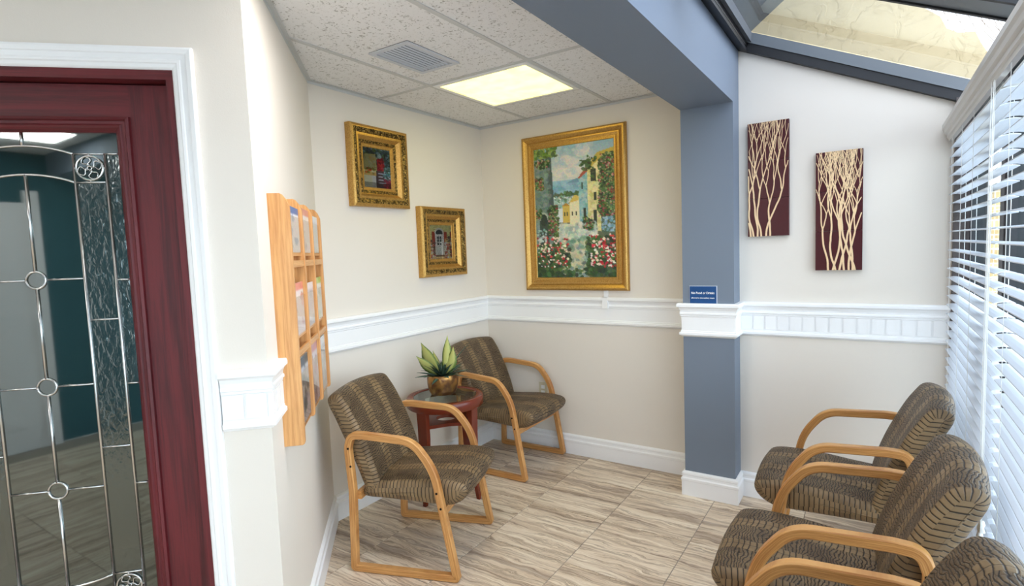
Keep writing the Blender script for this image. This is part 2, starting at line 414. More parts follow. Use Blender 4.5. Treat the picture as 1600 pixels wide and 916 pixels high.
def moulding(path, prof, names, mat, label=None, height_obj=None):
    """sweep profile [(offset,z)] along a plan path, interior on the right hand, mitred; one object per segment"""
    P = [Vector(p) for p in path]; N = len(P); nr = []
    for i in range(N - 1):
        d = (P[i + 1] - P[i]).normalized(); nr.append(Vector((d.y, -d.x)))
    def off(i, o):
        if i == 0: n = nr[0]
        elif i == N - 1: n = nr[-1]
        else: n = (nr[i - 1] + nr[i]) / (1 + nr[i - 1].dot(nr[i]))
        q = P[i] + n * o; return q
    outs = []
    for i in range(N - 1):
        vs = [(*off(i, o), z) for o, z in prof] + [(*off(i + 1, o), z) for o, z in prof]; k = len(prof)
        fs = [(j, (j + 1) % k, k + (j + 1) % k, k + j) for j in range(k)] + [tuple(range(k)), tuple(range(2 * k - 1, k - 1, -1))]
        if names[i]:
            o = struct(MB().add(vs, fs).obj(names[i], mat), label[i] if label else None); outs.append(o)
        else: outs.append(None)
    return outs
PATH = [D(.14), CD, CA, (0, 0), (XC0, 0), (XC0, YC), (XC1, YC), (XC1, YE), (XE - .002, YE)]
base_prof = [(0, 0), (.017, 0), (.017, .088), (.020, .092), (.020, .104), (.013, .110), (.012, .122), (.016, .128), (.015, .138), (.004, .146), (0, .146)]
BL = ['entry wall', 'angled wall', 'left wall with small pictures', 'back wall under the large painting', 'hidden side of the column', 'front of the blue column', 'right side of the blue column', 'end wall behind the right hand chairs']
moulding(PATH, base_prof, ['baseboard_entry', 'baseboard_angled', 'baseboard_left', 'baseboard_back', 'baseboard_column_left', 'baseboard_column_front', 'baseboard_column_right', 'baseboard_right'], 'white',
         ['white stepped baseboard on the ' + b for b in BL])
rail_prof = [(0, .955), (.006, .955), (.012, .962), (.019, .966), (.019, .978), (.012, .983), (.012, .989), (.008, .992), (.008, 1.071), (.012, 1.074), (.012, 1.082), (.017, 1.085),
             (.017, 1.093), (.013, 1.098), (.014, 1.108), (.020, 1.122), (.030, 1.130), (.030, 1.142), (.026, 1.150), (0, 1.150)]
rails = moulding(PATH, rail_prof, ['trim_%d' % (i + 1) for i in range(8)], 'white', ['white chair rail band on the ' + b for b in BL])
def beads(rail, a, b, pitch=.061):
    a, b = Vector(a), Vector(b); d = (b - a); L = d.length; d.normalize(); nrm = Vector((d.y, -d.x)); nb = max(1, int(round(L / pitch))); w = L / nb
    me = MB().box((.0015, 0, .9925), (w - .0055, .0030, 1.0705)).mesh('beadboard_panel'); me.materials.append(MAT['white'])
    me2 = MB().box((w - .0042, 0, .9925), (w - .0012, .0024, 1.0705)).mesh('bead'); me2.materials.append(MAT['white'])
    for i in range(nb):
        for nm, q in (('beadboard_panel', me), ('bead', me2)):
            o = bpy.data.objects.new(nm, q); COL.objects.link(o); o.parent = rail
            p = a + d * (w * i) + nrm * .008
            # local x along d, local y = interior normal
            o.matrix_local = Matrix(((d.x, nrm.x, 0, p.x), (d.y, nrm.y, 0, p.y), (0, 0, 1, 0), (0, 0, 0, 1)))
beads(rails[0], D(.14), CD); beads(rails[1], Cc(1.304), Cc(1.14)); beads(rails[7], (XC1 + .01, YE), (XE - .004, YE))
wa_prof = [(0, 2.425), (.0025, 2.425), (.0025, 2.4385), (.020, 2.4385), (.020, 2.4415), (0, 2.4415)]
moulding([D(1.5), CD, CA, (0, 0), (XC0, 0)], wa_prof, ['trim_9', 'trim_10', 'trim_11', 'trim_12'], 'tbar')

# ceiling light and vent --------------------------------------------------
def troffer(x0, x1, y0, y1, label):
    t = thing('ceiling_light', label, 'light', ((x0 + x1) / 2, (y0 + y1) / 2, 2.44), 0, None)
    hx, hy = (x1 - x0) / 2 - .013, (y1 - y0) / 2 - .013; f = MB(); w = .028
    for a, b in (((-hx, -hy), (hx, -hy + w)), ((-hx, hy - w), (hx, hy)), ((-hx, -hy + w), (-hx + w, hy - w)), ((hx - w, -hy + w), (hx, hy - w))):
        f.box((a[0], a[1], -.004), (b[0], b[1], .02))
    f.obj('frame', 'white', t)
    MB().box((-hx + w, -hy + w, .003), (hx - w, hy - w, .008)).obj('diffuser', 'diffuser', t); return t
troffer(LX0, LX1, LY0, LY1, 'square recessed ceiling light with glowing cream diffuser')
for (x, y) in FILL_LAMPS: 
    pass
v = thing('ceiling_vent', 'grey metal air vent with curved louvres in the ceiling', 'vent', ((VX0 + VX1) / 2, (VY0 + VY1) / 2, 2.44))
hx, hy = (VX1 - VX0) / 2, (VY1 - VY0) / 2; f = MB(); w = .024
for a, b in (((-hx, -hy), (hx, -hy + w)), ((-hx, hy - w), (hx, hy)), ((-hx, -hy + w), (-hx + w, hy - w)), ((hx - w, -hy + w), (hx, hy - w))):
    f.box((a[0], a[1], -.004), (b[0], b[1], .002))
f.obj('frame', 'ventgrey', v)
MB().box((-hx + .01, -hy + .01, .024), (hx - .01, hy - .01, .028)).obj('duct_shade_plate', 'ventdark', v)  # dark colour stands in for the shade up inside the duct
nbl = 9
for i in range(nbl):
    m = MB(); x = -hx + w + (i + .3) * (2 * hx - 2 * w) / nbl; sec = [(.0055, .0030), (.004, .0015), (.002, -.0005), (0, -.0022)]
    vs = []
    for yy in (-hy + w, hy - w): vs += [(x + a, yy, z) for a, z in sec] + [(x + a + .0015, yy, z + .0005) for a, z in reversed(sec)]
    k = 8; m.add(vs, [(j, (j + 1) % k, k + (j + 1) % k, k + j) for j in range(k)] + [tuple(range(k)), tuple(range(2 * k - 1, k - 1, -1))])
    m.obj('louvre', 'ventgrey', v)

# ------------------------------------------------------------------ sloping roof glazing
def slab(x0, x1, y0, y1, o0, o1):
    """box lying in the roof slope, vertical offsets o0..o1"""
    vs = [(x, y, zroof(x) + o) for x in (x0, x1) for y in (y0, y1) for o in (o0, o1)]
    return vs, [(0, 1, 3, 2), (4, 6, 7, 5), (0, 4, 5, 1), (2, 3, 7, 6), (0, 2, 6, 4), (1, 5, 7, 3)]
RX1 = XW + .10
rg = struct(MB().add(*slab(XC1, RX1, YE - .035, YE + .02, .0, .055)).obj('roof_glazing', 'darkframe'), 'dark metal framed sloping roof glazing')
MB().add(*slab(XC1 + .0, XC1 + .05, ROOM_Y, YE - .035, .0, .055)).obj('frame_bar', 'darkframe', rg)
MB().add(*slab(XC1 + .046, XC1 + .052, ROOM_Y, YE - .04, .02, .03)).obj('frame_trim', 'chrome', rg)
MB().add(*slab(XC1 + .05, RX1, YE - .043, YE - .036, .048, .056)).obj('frame_trim', 'greyframe', rg)
MB().add(*slab(XC1 + .03, RX1, YE - .028, YE + .02, .055, .11)).obj('frame_reveal', 'greyframe', rg)
MB().add(*slab(XC1 + .0, XC1 + .075, ROOM_Y, YE - .028, .055, .11)).obj('frame_reveal', 'soffit_out', rg)
for yr in (-1.27, -2.45, -3.65, -4.85):
    r = MB().add(*slab(XC1 + .06, RX1, yr - .075, yr + .075, .035, .11)).obj('rafter', 'greyframe', rg)
    MB().add(*slab(XC1 + .06, RX1, yr + .062, yr + .078, .028, .05)).obj('gasket', 'darkframe', r)
    MB().add(*slab(XC1 + .06, RX1, yr - .078, yr - .062, .028, .05)).obj('gasket', 'darkframe', r)
MB().add(*slab(XW + .01, RX1, ROOM_Y, YE, -.03, .03)).obj('eave_bar', 'darkframe', rg)
yy = [YE - .03, -1.27, -2.45, -3.65, -4.85, ROOM_Y]
for i in range(5):
    MB().add(*slab(XC1 + .05, RX1, yy[i + 1], yy[i], .112, .118)).obj('pane' if i < 2 else 'added_light_block', 'roofglass' if i < 2 else 'valance', rg)  # opaque panels out of view, added to cut skylight on the entry wall

# ------------------------------------------------------------------ window wall and blinds
WZ0, WZ1 = .09, 2.06
wf = struct(MB().box((XW, ROOM_Y, 0), (XW + .12, 0, WZ0)).obj('wall_window', 'wall'), 'low wall under the tall blinds')
mull = [-.165, -1.0, -2.68, -3.94, -5.2, ROOM_Y + .05]
struct(MB().box((XE, -.158, 0), (XW + .03, .01, 2.12)).obj('trim_13', 'bronze'), 'dark bronze window jamb against the end wall')
for i in range(5):
    y1, y0 = mull[i], mull[i + 1]
    if i: struct(MB().box((XW + .005, y1 - .03, WZ0), (XW + .16, y1 + .03, 2.06)).obj('trim_%d' % (13 + i), 'bronze'), 'deep dark bronze window post')
    fr = MB(); fr.box((XW + .01, y0 + .03, WZ0), (XW + .07, y0 + .075, WZ1)); fr.box((XW + .01, y1 - .06, WZ0), (XW + .07, y1 - .03, WZ1))
    fr.box((XW + .01, y0 + .075, WZ0), (XW + .07, y1 - .06, WZ0 + .05)); fr.box((XW + .01, y0 + .075, WZ1 - .05), (XW + .07, y1 - .06, WZ1))
    w = struct(fr.obj('window_%d' % (i + 1), 'darkframe'), 'tall dark framed window behind the white blinds' )
    MB().box((XW + .035, y0 + .075, WZ0 + .05), (XW + .041, y1 - .06, WZ1 - .05)).obj('pane', 'clear', w)
SX0, SX1 = 2.825, 2.873; PZ = .0430
def blind(y0, y1, label):
    t = thing('window_blind', label, 'blind', (0, (y0 + y1) / 2, 0), 0, None)
    h = (y1 - y0) / 2; MB().box((2.846, -h, 1.905), (SX1, h, 1.924)).obj('headrail', 'valance', t)
    m = MB(); sec = [(SX0, -.0045), (SX0 + .012, -.0010), (SX0 + .024, .0006), (SX0 + .036, -.0002), (SX1, -.0030)]
    vs = []
    for yy in (-h, h): vs += [(a, yy, b) for a, b in sec] + [(a, yy, b + .0026) for a, b in reversed(sec)]
    k = 10; m.add(vs, [(j, (j + 1) % k, k + (j + 1) % k, k + j) for j in range(k)] + [tuple(range(k)), tuple(range(2 * k - 1, k - 1, -1))])
    me = None; z = 1.892; ns = 0
    while z > .15:
        if me is None: o = m.obj('slat', 'blind', t); me = o.data
        else: o = bpy.data.objects.new('slat', me); COL.objects.link(o); o.parent = t
        o.location = (0, 0, z); z -= PZ; ns += 1
    MB().box((SX0, -h, z - .006), (SX1, h, z + .012)).obj('bottom_rail', 'blind', t)
    for yy in ([-h + .12, -h + .47, h - .45, h - .12]):
        for xx in (SX0 - .0015, SX1 + .0015): MB().tube([(xx, yy, 1.9235), (xx, yy, z)], .0011, 4).obj('ladder_cord', 'cord', t)
    return t, h
b1, h1 = blind(-1.395, -.165, 'white slatted blind nearest the end wall with hanging pull cords')
b2, h2 = blind(-2.66, -1.435, 'white slatted blind at the right edge of the photo')
b3, h3 = blind(-3.92, -2.70, 'white slatted blind beside the camera'); b4, h4 = blind(-5.18, -3.96, 'white slatted blind behind the camera')
# pull cords with tassels on the first blind
for j, (dy, z) in enumerate(((-h1 + .03, .62), (-h1 + .045, .60), (-h1 + .02, .52), (-h1 + .05, .53))):
    c = MB().tube([(SX0 - .006 - .002 * j, dy, 1.9235), (SX0 - .007 - .002 * j, dy + .004, 1.2), (SX0 - .008 - .002 * j, dy, z)], .0011, 4).obj('pull_cord', 'cord', b1)
    MB().lathe([(.001, z + .002), (.006, z), (.0085, z - .012), (.006, z - .022), (.009, z - .036), (.001, z - .038)], 10, (SX0 - .008 - .002 * j, dy)).obj('tassel', 'cord', c, True)
# crown shaped valance
vp = [(2.838, 1.925), (2.822, 1.925), (2.820, 1.938), (2.814, 1.942), (2.814, 1.955), (2.806, 1.962), (2.803, 1.975), (2.797, 1.983), (2.797, 2.002), (2.838, 2.006)]
m = MB(); vs = [(x, YE - .022, z) for x, z in vp] + [(x, -5.2, z) for x, z in vp]; k = len(vp)
m.add(vs, [(j, (j + 1) % k, k + (j + 1) % k, k + j) for j in range(k)] + [tuple(range(k)), tuple(range(2 * k - 1, k - 1, -1))])
tag(m.obj('blind_valance', 'valance'), 'long pale grey moulded valance above the window blinds', 'valance')

# ------------------------------------------------------------------ outdoors
og = struct(MB().box((-6, -12, -.30), (14, 30, -.12)).obj('outdoor_ground', 'concrete'), 'pale paving outside')
sw = MB(); pts = [(1.2, 1.9), (2.97, 1.9), (3.02, 2.44), (2.99, 2.50), (2.97, 2.555), (2.90, 2.565), (2.85, 2.60), (2.82, 2.67), (2.72, 2.76), (2.60, 2.82), (2.55, 3.4), (1.2, 3.4)]
n = len(pts); vs = [(x, .4, z) for x, z in pts] + [(x, .55, z) for x, z in pts]
sw.add(vs, [tuple(range(n)), tuple(range(2 * n - 1, n - 1, -1))] + [(i, (i + 1) % n, n + (i + 1) % n, n + i) for i in range(n)])
struct(sw.obj('wall_outside', 'stucco'), 'yellow stucco outer wall seen through the roof glazing')
pts = [(1.70, 2.70), (2.16, 3.04), (2.75, 3.47), (2.70, 3.53), (1.65, 2.77)]
n = len(pts); m = MB(); m.add([(x, -1.0, z) for x, z in pts] + [(x, .4, z) for x, z in pts], [tuple(range(n)), tuple(range(2 * n - 1, n - 1, -1))] + [(i, (i + 1) % n, n + (i + 1) % n, n + i) for i in range(n)])
struct(m.obj('roof_overhang', 'soffit_out'), 'dark grey overhang above the roof glazing')
net = MB()
for i in range(9):
    a = .05 * i; net.tube([(2.60 + a, .42, 2.86 - .35 * a), (2.68 + a, .43, 2.66 - .35 * a + .0), (2.86 + a * .7, .44, 2.50 - .1 * a)], .0016, 4)
for i in range(6):
    a = .035 * i; net.tube([(2.62, .43, 2.80 + a), (2.84, .44, 2.66 + a), (2.98 + a * .3, .44, 2.60 + a * .8), (3.12, .44, 2.40 + a)], .0016, 4)
tag(net.obj('garden_netting', 'net'), 'brown netting strung over the gap beyond the stucco wall', 'net')
nb = thing('neighbour_building', 'pale brick building glimpsed through the blinds', 'building', (3.2, 5, -.12))
MB().box((.40, 0, 0), (2.0, 3, 2.15)).obj('wall', 'brick', nb); MB().box((.32, -.15, 2.15), (2.2, 3.2, 2.27)).obj('roof_edge', 'white', nb)
MB().box((.0, -.1, 0), (.2, .1, 2.6)).obj('post', 'white', nb)

# ------------------------------------------------------------------ door
dr = thing('door_1', None, None); dr['kind'] = 'structure'; dr['label'] = 'maroon wood grain door with leaded decorative glass'
dr.matrix_world = Matrix(((dD[0], nD[0], 0, CD[0]), (dD[1], nD[1], 0, CD[1]), (0, 0, 1, 0), (0, 0, 0, 1)))  # local x=t, y=offset into room, z up
DT0, DT1, DF = .228, 1.062, -.045
GT0, GT1, GZ0, GZ1 = .392, .898, .363, 1.895
m = MB()
def wbox(name, a, b, parent, mat='doorwood', bev=.001, along=None):
    mb = MB().box(a, b); return mb.obj(name, mat, parent, bev=0)
MO = .045   # moulding width around the glass
wbox('stile', (DT0, DF - .045, .0), (GT0 - MO, DF, 2.035), dr); wbox('stile', (GT1 + MO, DF - .045, 0), (DT1, DF, 2.035), dr)
wbox('rail', (GT0 - MO, DF - .045, GZ1 + MO), (GT1 + MO, DF, 2.035), dr); wbox('rail', (GT0 - MO, DF - .045, .0), (GT1 + MO, DF, GZ0 - MO), dr)
# rectangular frame sweep helper (local x,z plane, y outwards)
def rectframe(x0, x1, z0, z1, prof, name, mat, parent, slices=None):
    """prof: list of (inset from outer edge, y). one mesh per frame; slices -> list of (name, i0, i1, mat) bands"""
    c = [(x0, z0, 1, 1), (x1, z0, -1, 1), (x1, z1, -1, -1), (x0, z1, 1, -1)]
    def build(pr, nm, mt):
        vs = []; k = len(pr)
        for (x, z, sx, sz) in c: vs += [(x + sx * o, y, z + sz * o) for o, y in pr]
        fs = []; uvs = []
        for i in range(4):
            j = (i + 1) % 4
            for q in range(k - 1):
                a, b, c2, d2 = i * k + q, i * k + q + 1, j * k + q + 1, j * k + q; fs.append((a, b, c2, d2))
                ax = 0 if i % 2 == 0 else 2
                uvs.append([(vs[e][ax], vs[e][2 - ax] + vs[e][1]) for e in (a, b, c2, d2)])
        return MB().add(vs, fs, uvs).obj(nm, mt, parent)
    if slices: return [build(prof[a:b + 1], nm, mt) for nm, a, b, mt in slices]
    return build(prof, name, mat)
rectframe(GT0 - MO, GT1 + MO, GZ0 - MO, GZ1 + MO, [(0, DF), (.002, DF + .010), (.010, DF + .013), (.014, DF + .007), (.022, DF + .006), (.027, DF + .010), (.034, DF + .006), (.044, DF - .006), (.047, DF - .022)], 'glass_moulding', 'doorwood', dr)
jm = MB(); jm.box((TD0, -.12, 0), (DT0 - .003, .0, 2.04)); jm.box((DT1 + .003, -.12, 0), (TD1, 0, 2.04)); jm.box((TD0, -.12, 2.04), (TD1, 0, ZD)); jm.obj('jamb', 'doorwood', dr)
st = MB(); st.box((DT0 - .003, DF - .012 - .045, 0), (DT0 + .01, DF - .047, 2.04)); st.obj('door_stop', 'doorwood', dr)
cas = MB()
cp = [(0, 0), (0, .016), (.006, .018), (.018, .016), (.020, .011), (.034, .010), (.037, .013), (.044, .013), (.047, .009), (.056, .007), (.060, .004), (.062, 0)]
K = len(cp); corners = [(.143, 0, 1, 0), (.143, 2.130, 1, -1), (1.157, 2.130, -1, -1), (1.157, 0, -1, 0)]; vs = []
for (x, z, sx, sz) in corners: vs += [(x + sx * o, y, z + sz * o) for o, y in cp]
cas.add(vs, [(i * K + q, i * K + (q + 1) % K, (i + 1) * K + (q + 1) % K, (i + 1) * K + q) for i in range(3) for q in range(K)]); cas.obj('casing', 'white', dr)
# leaded glass: came lines and panes
GY = DF - .012; CT = (GT0 + GT1) / 2; V1, V2 = CT - .130, CT - .215; V1b, V2b = CT + .130, CT + .215
ZC = (GZ0 + GZ1) / 2; mz = lambda z: 2 * ZC - z
def arch(x0, x1, ze, zm, n=14):
    return [(x0 + (x1 - x0) * i / n, ze + (zm - ze) * (1 - (2 * i / n - 1) ** 2)) for i in range(n + 1)]
cb = MB(); came = lambda pts, w=.0032: cb.tube([(x, GY + .002, z) for x, z in pts], w, 6)
A1 = arch(V1, V1b, 1.832, 1.856); A2 = arch(V1, V1b, 1.747, 1.772)
for A in (A1, A2, [(x, mz(z)) for x, z in A1], [(x, mz(z)) for x, z in A2]): came(A, .0036)
for V in (V1, V1b): came([(V, 1.832), (V, mz(1.832))], .0042)
for V in (V2, V2b): came([(V, 1.832), (V, mz(1.832))], .0042)
circ = [1.457, 1.129, .802]; rc = .026
zz = [1.772] + circ + [mz(1.772)]
for i in range(4): came([(CT, zz[i] - (rc if i else 0)), (CT, zz[i + 1] + (rc if i < 3 else 0))], .0042)
came([(CT, 1.856), (CT, GZ1)], .004); came([(CT, mz(1.856)), (CT, GZ0)], .004)
for z in circ:
    came([(CT + rc * math.cos(a * math.pi / 8), z + rc * math.sin(a * math.pi / 8)) for a in range(17)], .0036)
    came([(V1, z), (CT - rc, z)], .003); came([(CT + rc, z), (V1b, z)], .003)
mids = [1.747, 1.328, .925, mz(1.747)]; outs_ = [1.832, 1.449, 1.123, .800, mz(1.832)]
for sgn in (-1, 1):
    a, b = CT + sgn * .130, CT + sgn * .215; e = CT + sgn * .253
    for z in mids + [1.832, mz(1.832)]: came([(a, z), (b, z)], .003)
    for z in outs_: came([(b, z), (e, z)], .003)
cb.obj('leading', 'chrome', dr, True, fix=False)
def pane(pts, mat='doorglass', y=GY):
    n = len(pts); vs = [(x, y - .003, z) for x, z in pts] + [(x, y, z) for x, z in pts]
    return MB().add(vs, [tuple(range(n - 1, -1, -1)), tuple(range(n, 2 * n))] + [(i, (i + 1) % n, n + (i + 1) % n, n + i) for i in range(n)]).obj('pane', mat, dr)
R_ = lambda x0, x1, z0, z1: [(x0, z0), (x1, z0), (x1, z1), (x0, z1)]
for s in (0, 1):      # upper and mirrored lower arched panes
    f = (lambda z: z) if s == 0 else mz
    h = len(A1) // 2
    pane([(x, f(z)) for x, z in A1] + [(x, f(z)) for x, z in reversed(A2)])
    for sg in (0, 1):
        half = A1[:h + 1] if sg == 0 else A1[h:]
        e = GT0 if sg == 0 else GT1; v2 = V2 if sg == 0 else V2b
        top = [(x, f(z)) for x, z in half]
        pane(([(e, f(1.832))] + top + [(CT, f(GZ1)), (e, f(GZ1))]) if sg == 0 else (top + [(e, f(1.832)), (e, f(GZ1)), (CT, f(GZ1))]))
for sg in (-1, 1):
    a, b, e = CT + sg * .130, CT + sg * .215, CT + sg * .253
    x0, x1 = sorted((a, b))
    pane(R_(x0, x1, 1.747, 1.832)); pane(R_(x0, x1, mz(1.832), mz(1.747)))
    for i in range(3): pane(R_(x0, x1, mids[i + 1], mids[i]), 'waterglass')
    y0, y1 = sorted((b, e))
    for i in range(4): pane(R_(y0, y1, outs_[i + 1], outs_[i]), 'waterglass' if i < 2 else 'doorglass')
    c0, c1 = sorted((a, CT)); hs = [None] + circ + [None]
    half = A2[:len(A2) // 2 + 1] if sg < 0 else A2[len(A2) // 2:]
    pane([(c0, circ[0]), (c1, circ[0])] + [(x, z) for x, z in reversed(half)])
    for i in range(2): pane(R_(c0, c1, circ[i + 1], circ[i]))
    pane([(c1, circ[2]), (c0, circ[2])] + [(x, mz(z)) for x, z in half])
# round scrollwork medallions
for (cx, cz) in [(CT + sg * .1725, z) for sg in (-1, 1) for z in (1.7895, mz(1.7895))]:
    mm = MB(); y = GY + .004
    mm.tube([(cx + .036 * math.cos(a * math.pi / 12), y, cz + .036 * math.sin(a * math.pi / 12)) for a in range(24)], .0032, 6, True)
    mm.tube([(cx + .006 * math.cos(a * math.pi / 4), y, cz + .006 * math.sin(a * math.pi / 4)) for a in range(8)], .0022, 5, True)
    for q in range(8):
        a0 = q * math.pi / 4; pts = []
        for k in range(10):
            tt = k / 9; r = .008 + .026 * tt; a = a0 + (.95 * math.sin(tt * 2.6)) * (1 if q % 2 else -1); pts.append((cx + r * math.cos(a), y, cz + r * math.sin(a)))
        mm.tube(pts, .0017, 5)
    for a in range(4): 
        a_ = a * math.pi / 2; mm.tube([(cx + .036 * math.cos(a_), y, cz + .036 * math.sin(a_)), (cx + .0435 * math.cos(a_), y, cz + .0425 * math.sin(a_))], .002, 5)
    mm.obj('scroll_medallion', 'chrome', dr, True, fix=False)
# dim room beyond the door
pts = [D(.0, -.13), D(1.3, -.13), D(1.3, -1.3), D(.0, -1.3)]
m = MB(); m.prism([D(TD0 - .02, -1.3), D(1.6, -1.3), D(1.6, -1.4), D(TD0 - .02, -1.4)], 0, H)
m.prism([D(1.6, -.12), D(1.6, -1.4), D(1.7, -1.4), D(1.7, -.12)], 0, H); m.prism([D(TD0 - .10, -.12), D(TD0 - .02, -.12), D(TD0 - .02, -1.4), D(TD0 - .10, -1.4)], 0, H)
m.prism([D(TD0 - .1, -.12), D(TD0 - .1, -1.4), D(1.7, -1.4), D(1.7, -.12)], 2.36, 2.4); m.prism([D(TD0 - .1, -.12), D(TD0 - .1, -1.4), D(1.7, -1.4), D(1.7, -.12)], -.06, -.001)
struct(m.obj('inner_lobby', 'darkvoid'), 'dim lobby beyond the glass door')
# white door behind the camera, mirrored in the glass
d2 = struct(MB().box((.6, ROOM_Y + .001, 0), (1.42, ROOM_Y + .04, 2.03)).obj('door_2', 'white'), 'white panelled door behind the camera')
for (a, b, c, d) in ((.70, .98, 1.1, 1.9), (1.04, 1.32, 1.1, 1.9), (.70, .98, .2, .95), (1.04, 1.32, .2, .95)): MB().box((a, ROOM_Y + .04, c), (b, ROOM_Y + .048, d)).obj('panel', 'white', d2)
MB().box((.5, ROOM_Y + .001, 0), (.6, ROOM_Y + .05, 2.13)).obj('casing', 'white', d2); MB().box((1.42, ROOM_Y + .001, 0), (1.52, ROOM_Y + .05, 2.13)).obj('casing', 'white', d2)

# ------------------------------------------------------------------ chairs
def chain(pts, radii, seg=7):
    out = []; n = len(pts)
    for i, p in enumerate(pts):
        p = Vector(p); r = radii[i]
        if r == 0: out.append(p); continue
        a = (Vector(pts[i - 1]) - p); b = (Vector(pts[(i + 1) % n]) - p); ang = a.angle(b); L = r / math.tan(ang / 2)
        L = min(L, a.length * .49, b.length * .49); p0 = p + a.normalized() * L; p1 = p + b.normalized() * L
        for k in range(seg + 1):
            t = k / seg; out.append(p0 * (1 - t) ** 2 + p * 2 * t * (1 - t) + p1 * t * t)
    return out
def side_frame(parent, yc):
    P = chain([(.018, .018), (.030, .40), (.018, .60), (.036, .660), (.100, .662), (.345, .644), (.443, .520), (.532, .018)],
              [.006, .20, .10, .045, .05, .13, .30, .006], 8)
    n = len(P); hw = .0165; th_ = .0165; be = .004; vs = []; uvs = []; fs = []; s = 0
    sec = [(-th_, -hw + be), (-th_, hw - be), (-th_ + be, hw), (th_ - be, hw), (th_, hw - be), (th_, -hw + be), (th_ - be, -hw), (-th_ + be, -hw)]
    ulen = [0]
    for i in range(n): ulen.append(ulen[-1] + (P[(i + 1) % n] - P[i]).length)
    for i in range(n):
        a = (P[i] - P[i - 1]).normalized(); b = (P[(i + 1) % n] - P[i]).normalized(); t = (a + b).normalized(); nr = Vector((t.y, -t.x)); sc_ = 1 / max(.5, nr.dot(Vector((a.y, -a.x))))
        for o, l in sec: q = P[i] + nr * o * sc_; vs.append((q.x, yc + l, q.y))
    k = 8; per = [0]
    for j in range(k): a, b = sec[j], sec[(j + 1) % k]; per.append(per[-1] + math.hypot(a[0] - b[0], a[1] - b[1]))
    for i in range(n):
        i2 = (i + 1) % n
        for j in range(k):
            fs.append((i * k + j, i * k + (j + 1) % k, i2 * k + (j + 1) % k, i2 * k + j))
            yv = lambda j_: sec[j_ % k][0]      # lamination follows the thickness
            uvs.append([(ulen[i], yv(j)), (ulen[i], yv(j + 1)), (ulen[i + 1], yv(j + 1)), (ulen[i + 1], yv(j))])
    fr = MB().add(vs, fs, uvs).obj('side_frame', 'oak', parent, False)
    return fr
def pillow(prof, w, r, name, parent, mat, xf=None, N=5, uvcap='z'):
    """closed (u,z) profile, extruded along y by +-w with rounded ends of radius r"""
    C = [Vector(p) for p in prof]; n = len(C)
    # resample smooth (catmull-rom)
    Q = []
    for i in range(n):
        p0, p1, p2, p3 = C[i - 1], C[i], C[(i + 1) % n], C[(i + 2) % n]
        for k in range(3):
            t = k / 3; Q.append(.5 * ((2 * p1) + (p2 - p0) * t + (2 * p0 - 5 * p1 + 4 * p2 - p3) * t * t + (3 * p1 - p0 - 3 * p2 + p3) * t ** 3))
    n = len(Q); area = sum(Q[i].x * Q[(i + 1) % n].y - Q[(i + 1) % n].x * Q[i].y for i in range(n)); sg = 1 if area > 0 else -1
    nrm = []
    for i in range(n):
        t = (Q[(i + 1) % n] - Q[i - 1]).normalized(); nrm.append(Vector((-t.y, t.x)) * sg)
    arc = [0]
    for i in range(n): arc.append(arc[-1] + (Q[(i + 1) % n] - Q[i]).length)
    st = []
    for k in range(N + 1): a = math.pi / 2 * k / N; st.append((-w + r - r * math.cos(a), r - r * math.sin(a)))
    M_ = 10; st += [(-w + r + (2 * w - 2 * r) * k / M_, 0) for k in range(1, M_)]
    st += [(-a, b) for a, b in reversed(st[:N + 1])]
    vs = []; K = len(st)
    for (y, ins) in st:
        for i in range(n):
            q = Q[i] + nrm[i] * ins; p = Vector((q.x, y, q.y)); vs.append(tuple(xf(p)) if xf else tuple(p))
    fs = []; uvs = []
    for a in range(K - 1):
        for i in range(n):
            j = (i + 1) % n; fs.append((a * n + i, a * n + j, (a + 1) * n + j, (a + 1) * n + i))
            uvs.append([(st[a][0], arc[i]), (st[a][0], arc[i + 1]), (st[a + 1][0], arc[i + 1]), (st[a + 1][0], arc[i])])
    for a, rev in ((0, False), (K - 1, True)):
        cen = sum((Q[i] + nrm[i] * st[a][1] for i in range(n)), Vector((0, 0))) / n; y = st[a][0]
        b = len(vs); ring = []
        for i in range(n):
            q = Q[i] + nrm[i] * st[a][1]; q = cen + (q - cen) * .5; p = Vector((q.x, y * 1.012, q.y)); vs.append(tuple(xf(p)) if xf else tuple(p))
        p = Vector((cen.x, y * 1.015, cen.y)); vs.append(tuple(xf(p)) if xf else tuple(p))
        U = lambda e: ((((vs[e][0] + vs[e][2] * .45) - .30) * .2 + .0985, vs[e][2]) if uvcap == 'z' else ((vs[e][2] - .40) * .2 + .0985, vs[e][0]))
        for i in range(n):
            j = (i + 1) % n
            f = (a * n + i, a * n + j, b + j, b + i); fs.append(f); uvs.append([U(e) for e in f])
            f = (b + i, b + j, b + n); fs.append(f); uvs.append([U(e) for e in f])
    return MB().add(vs, fs, uvs).obj(name, mat, parent, True)
CW = .57   # chair outer width
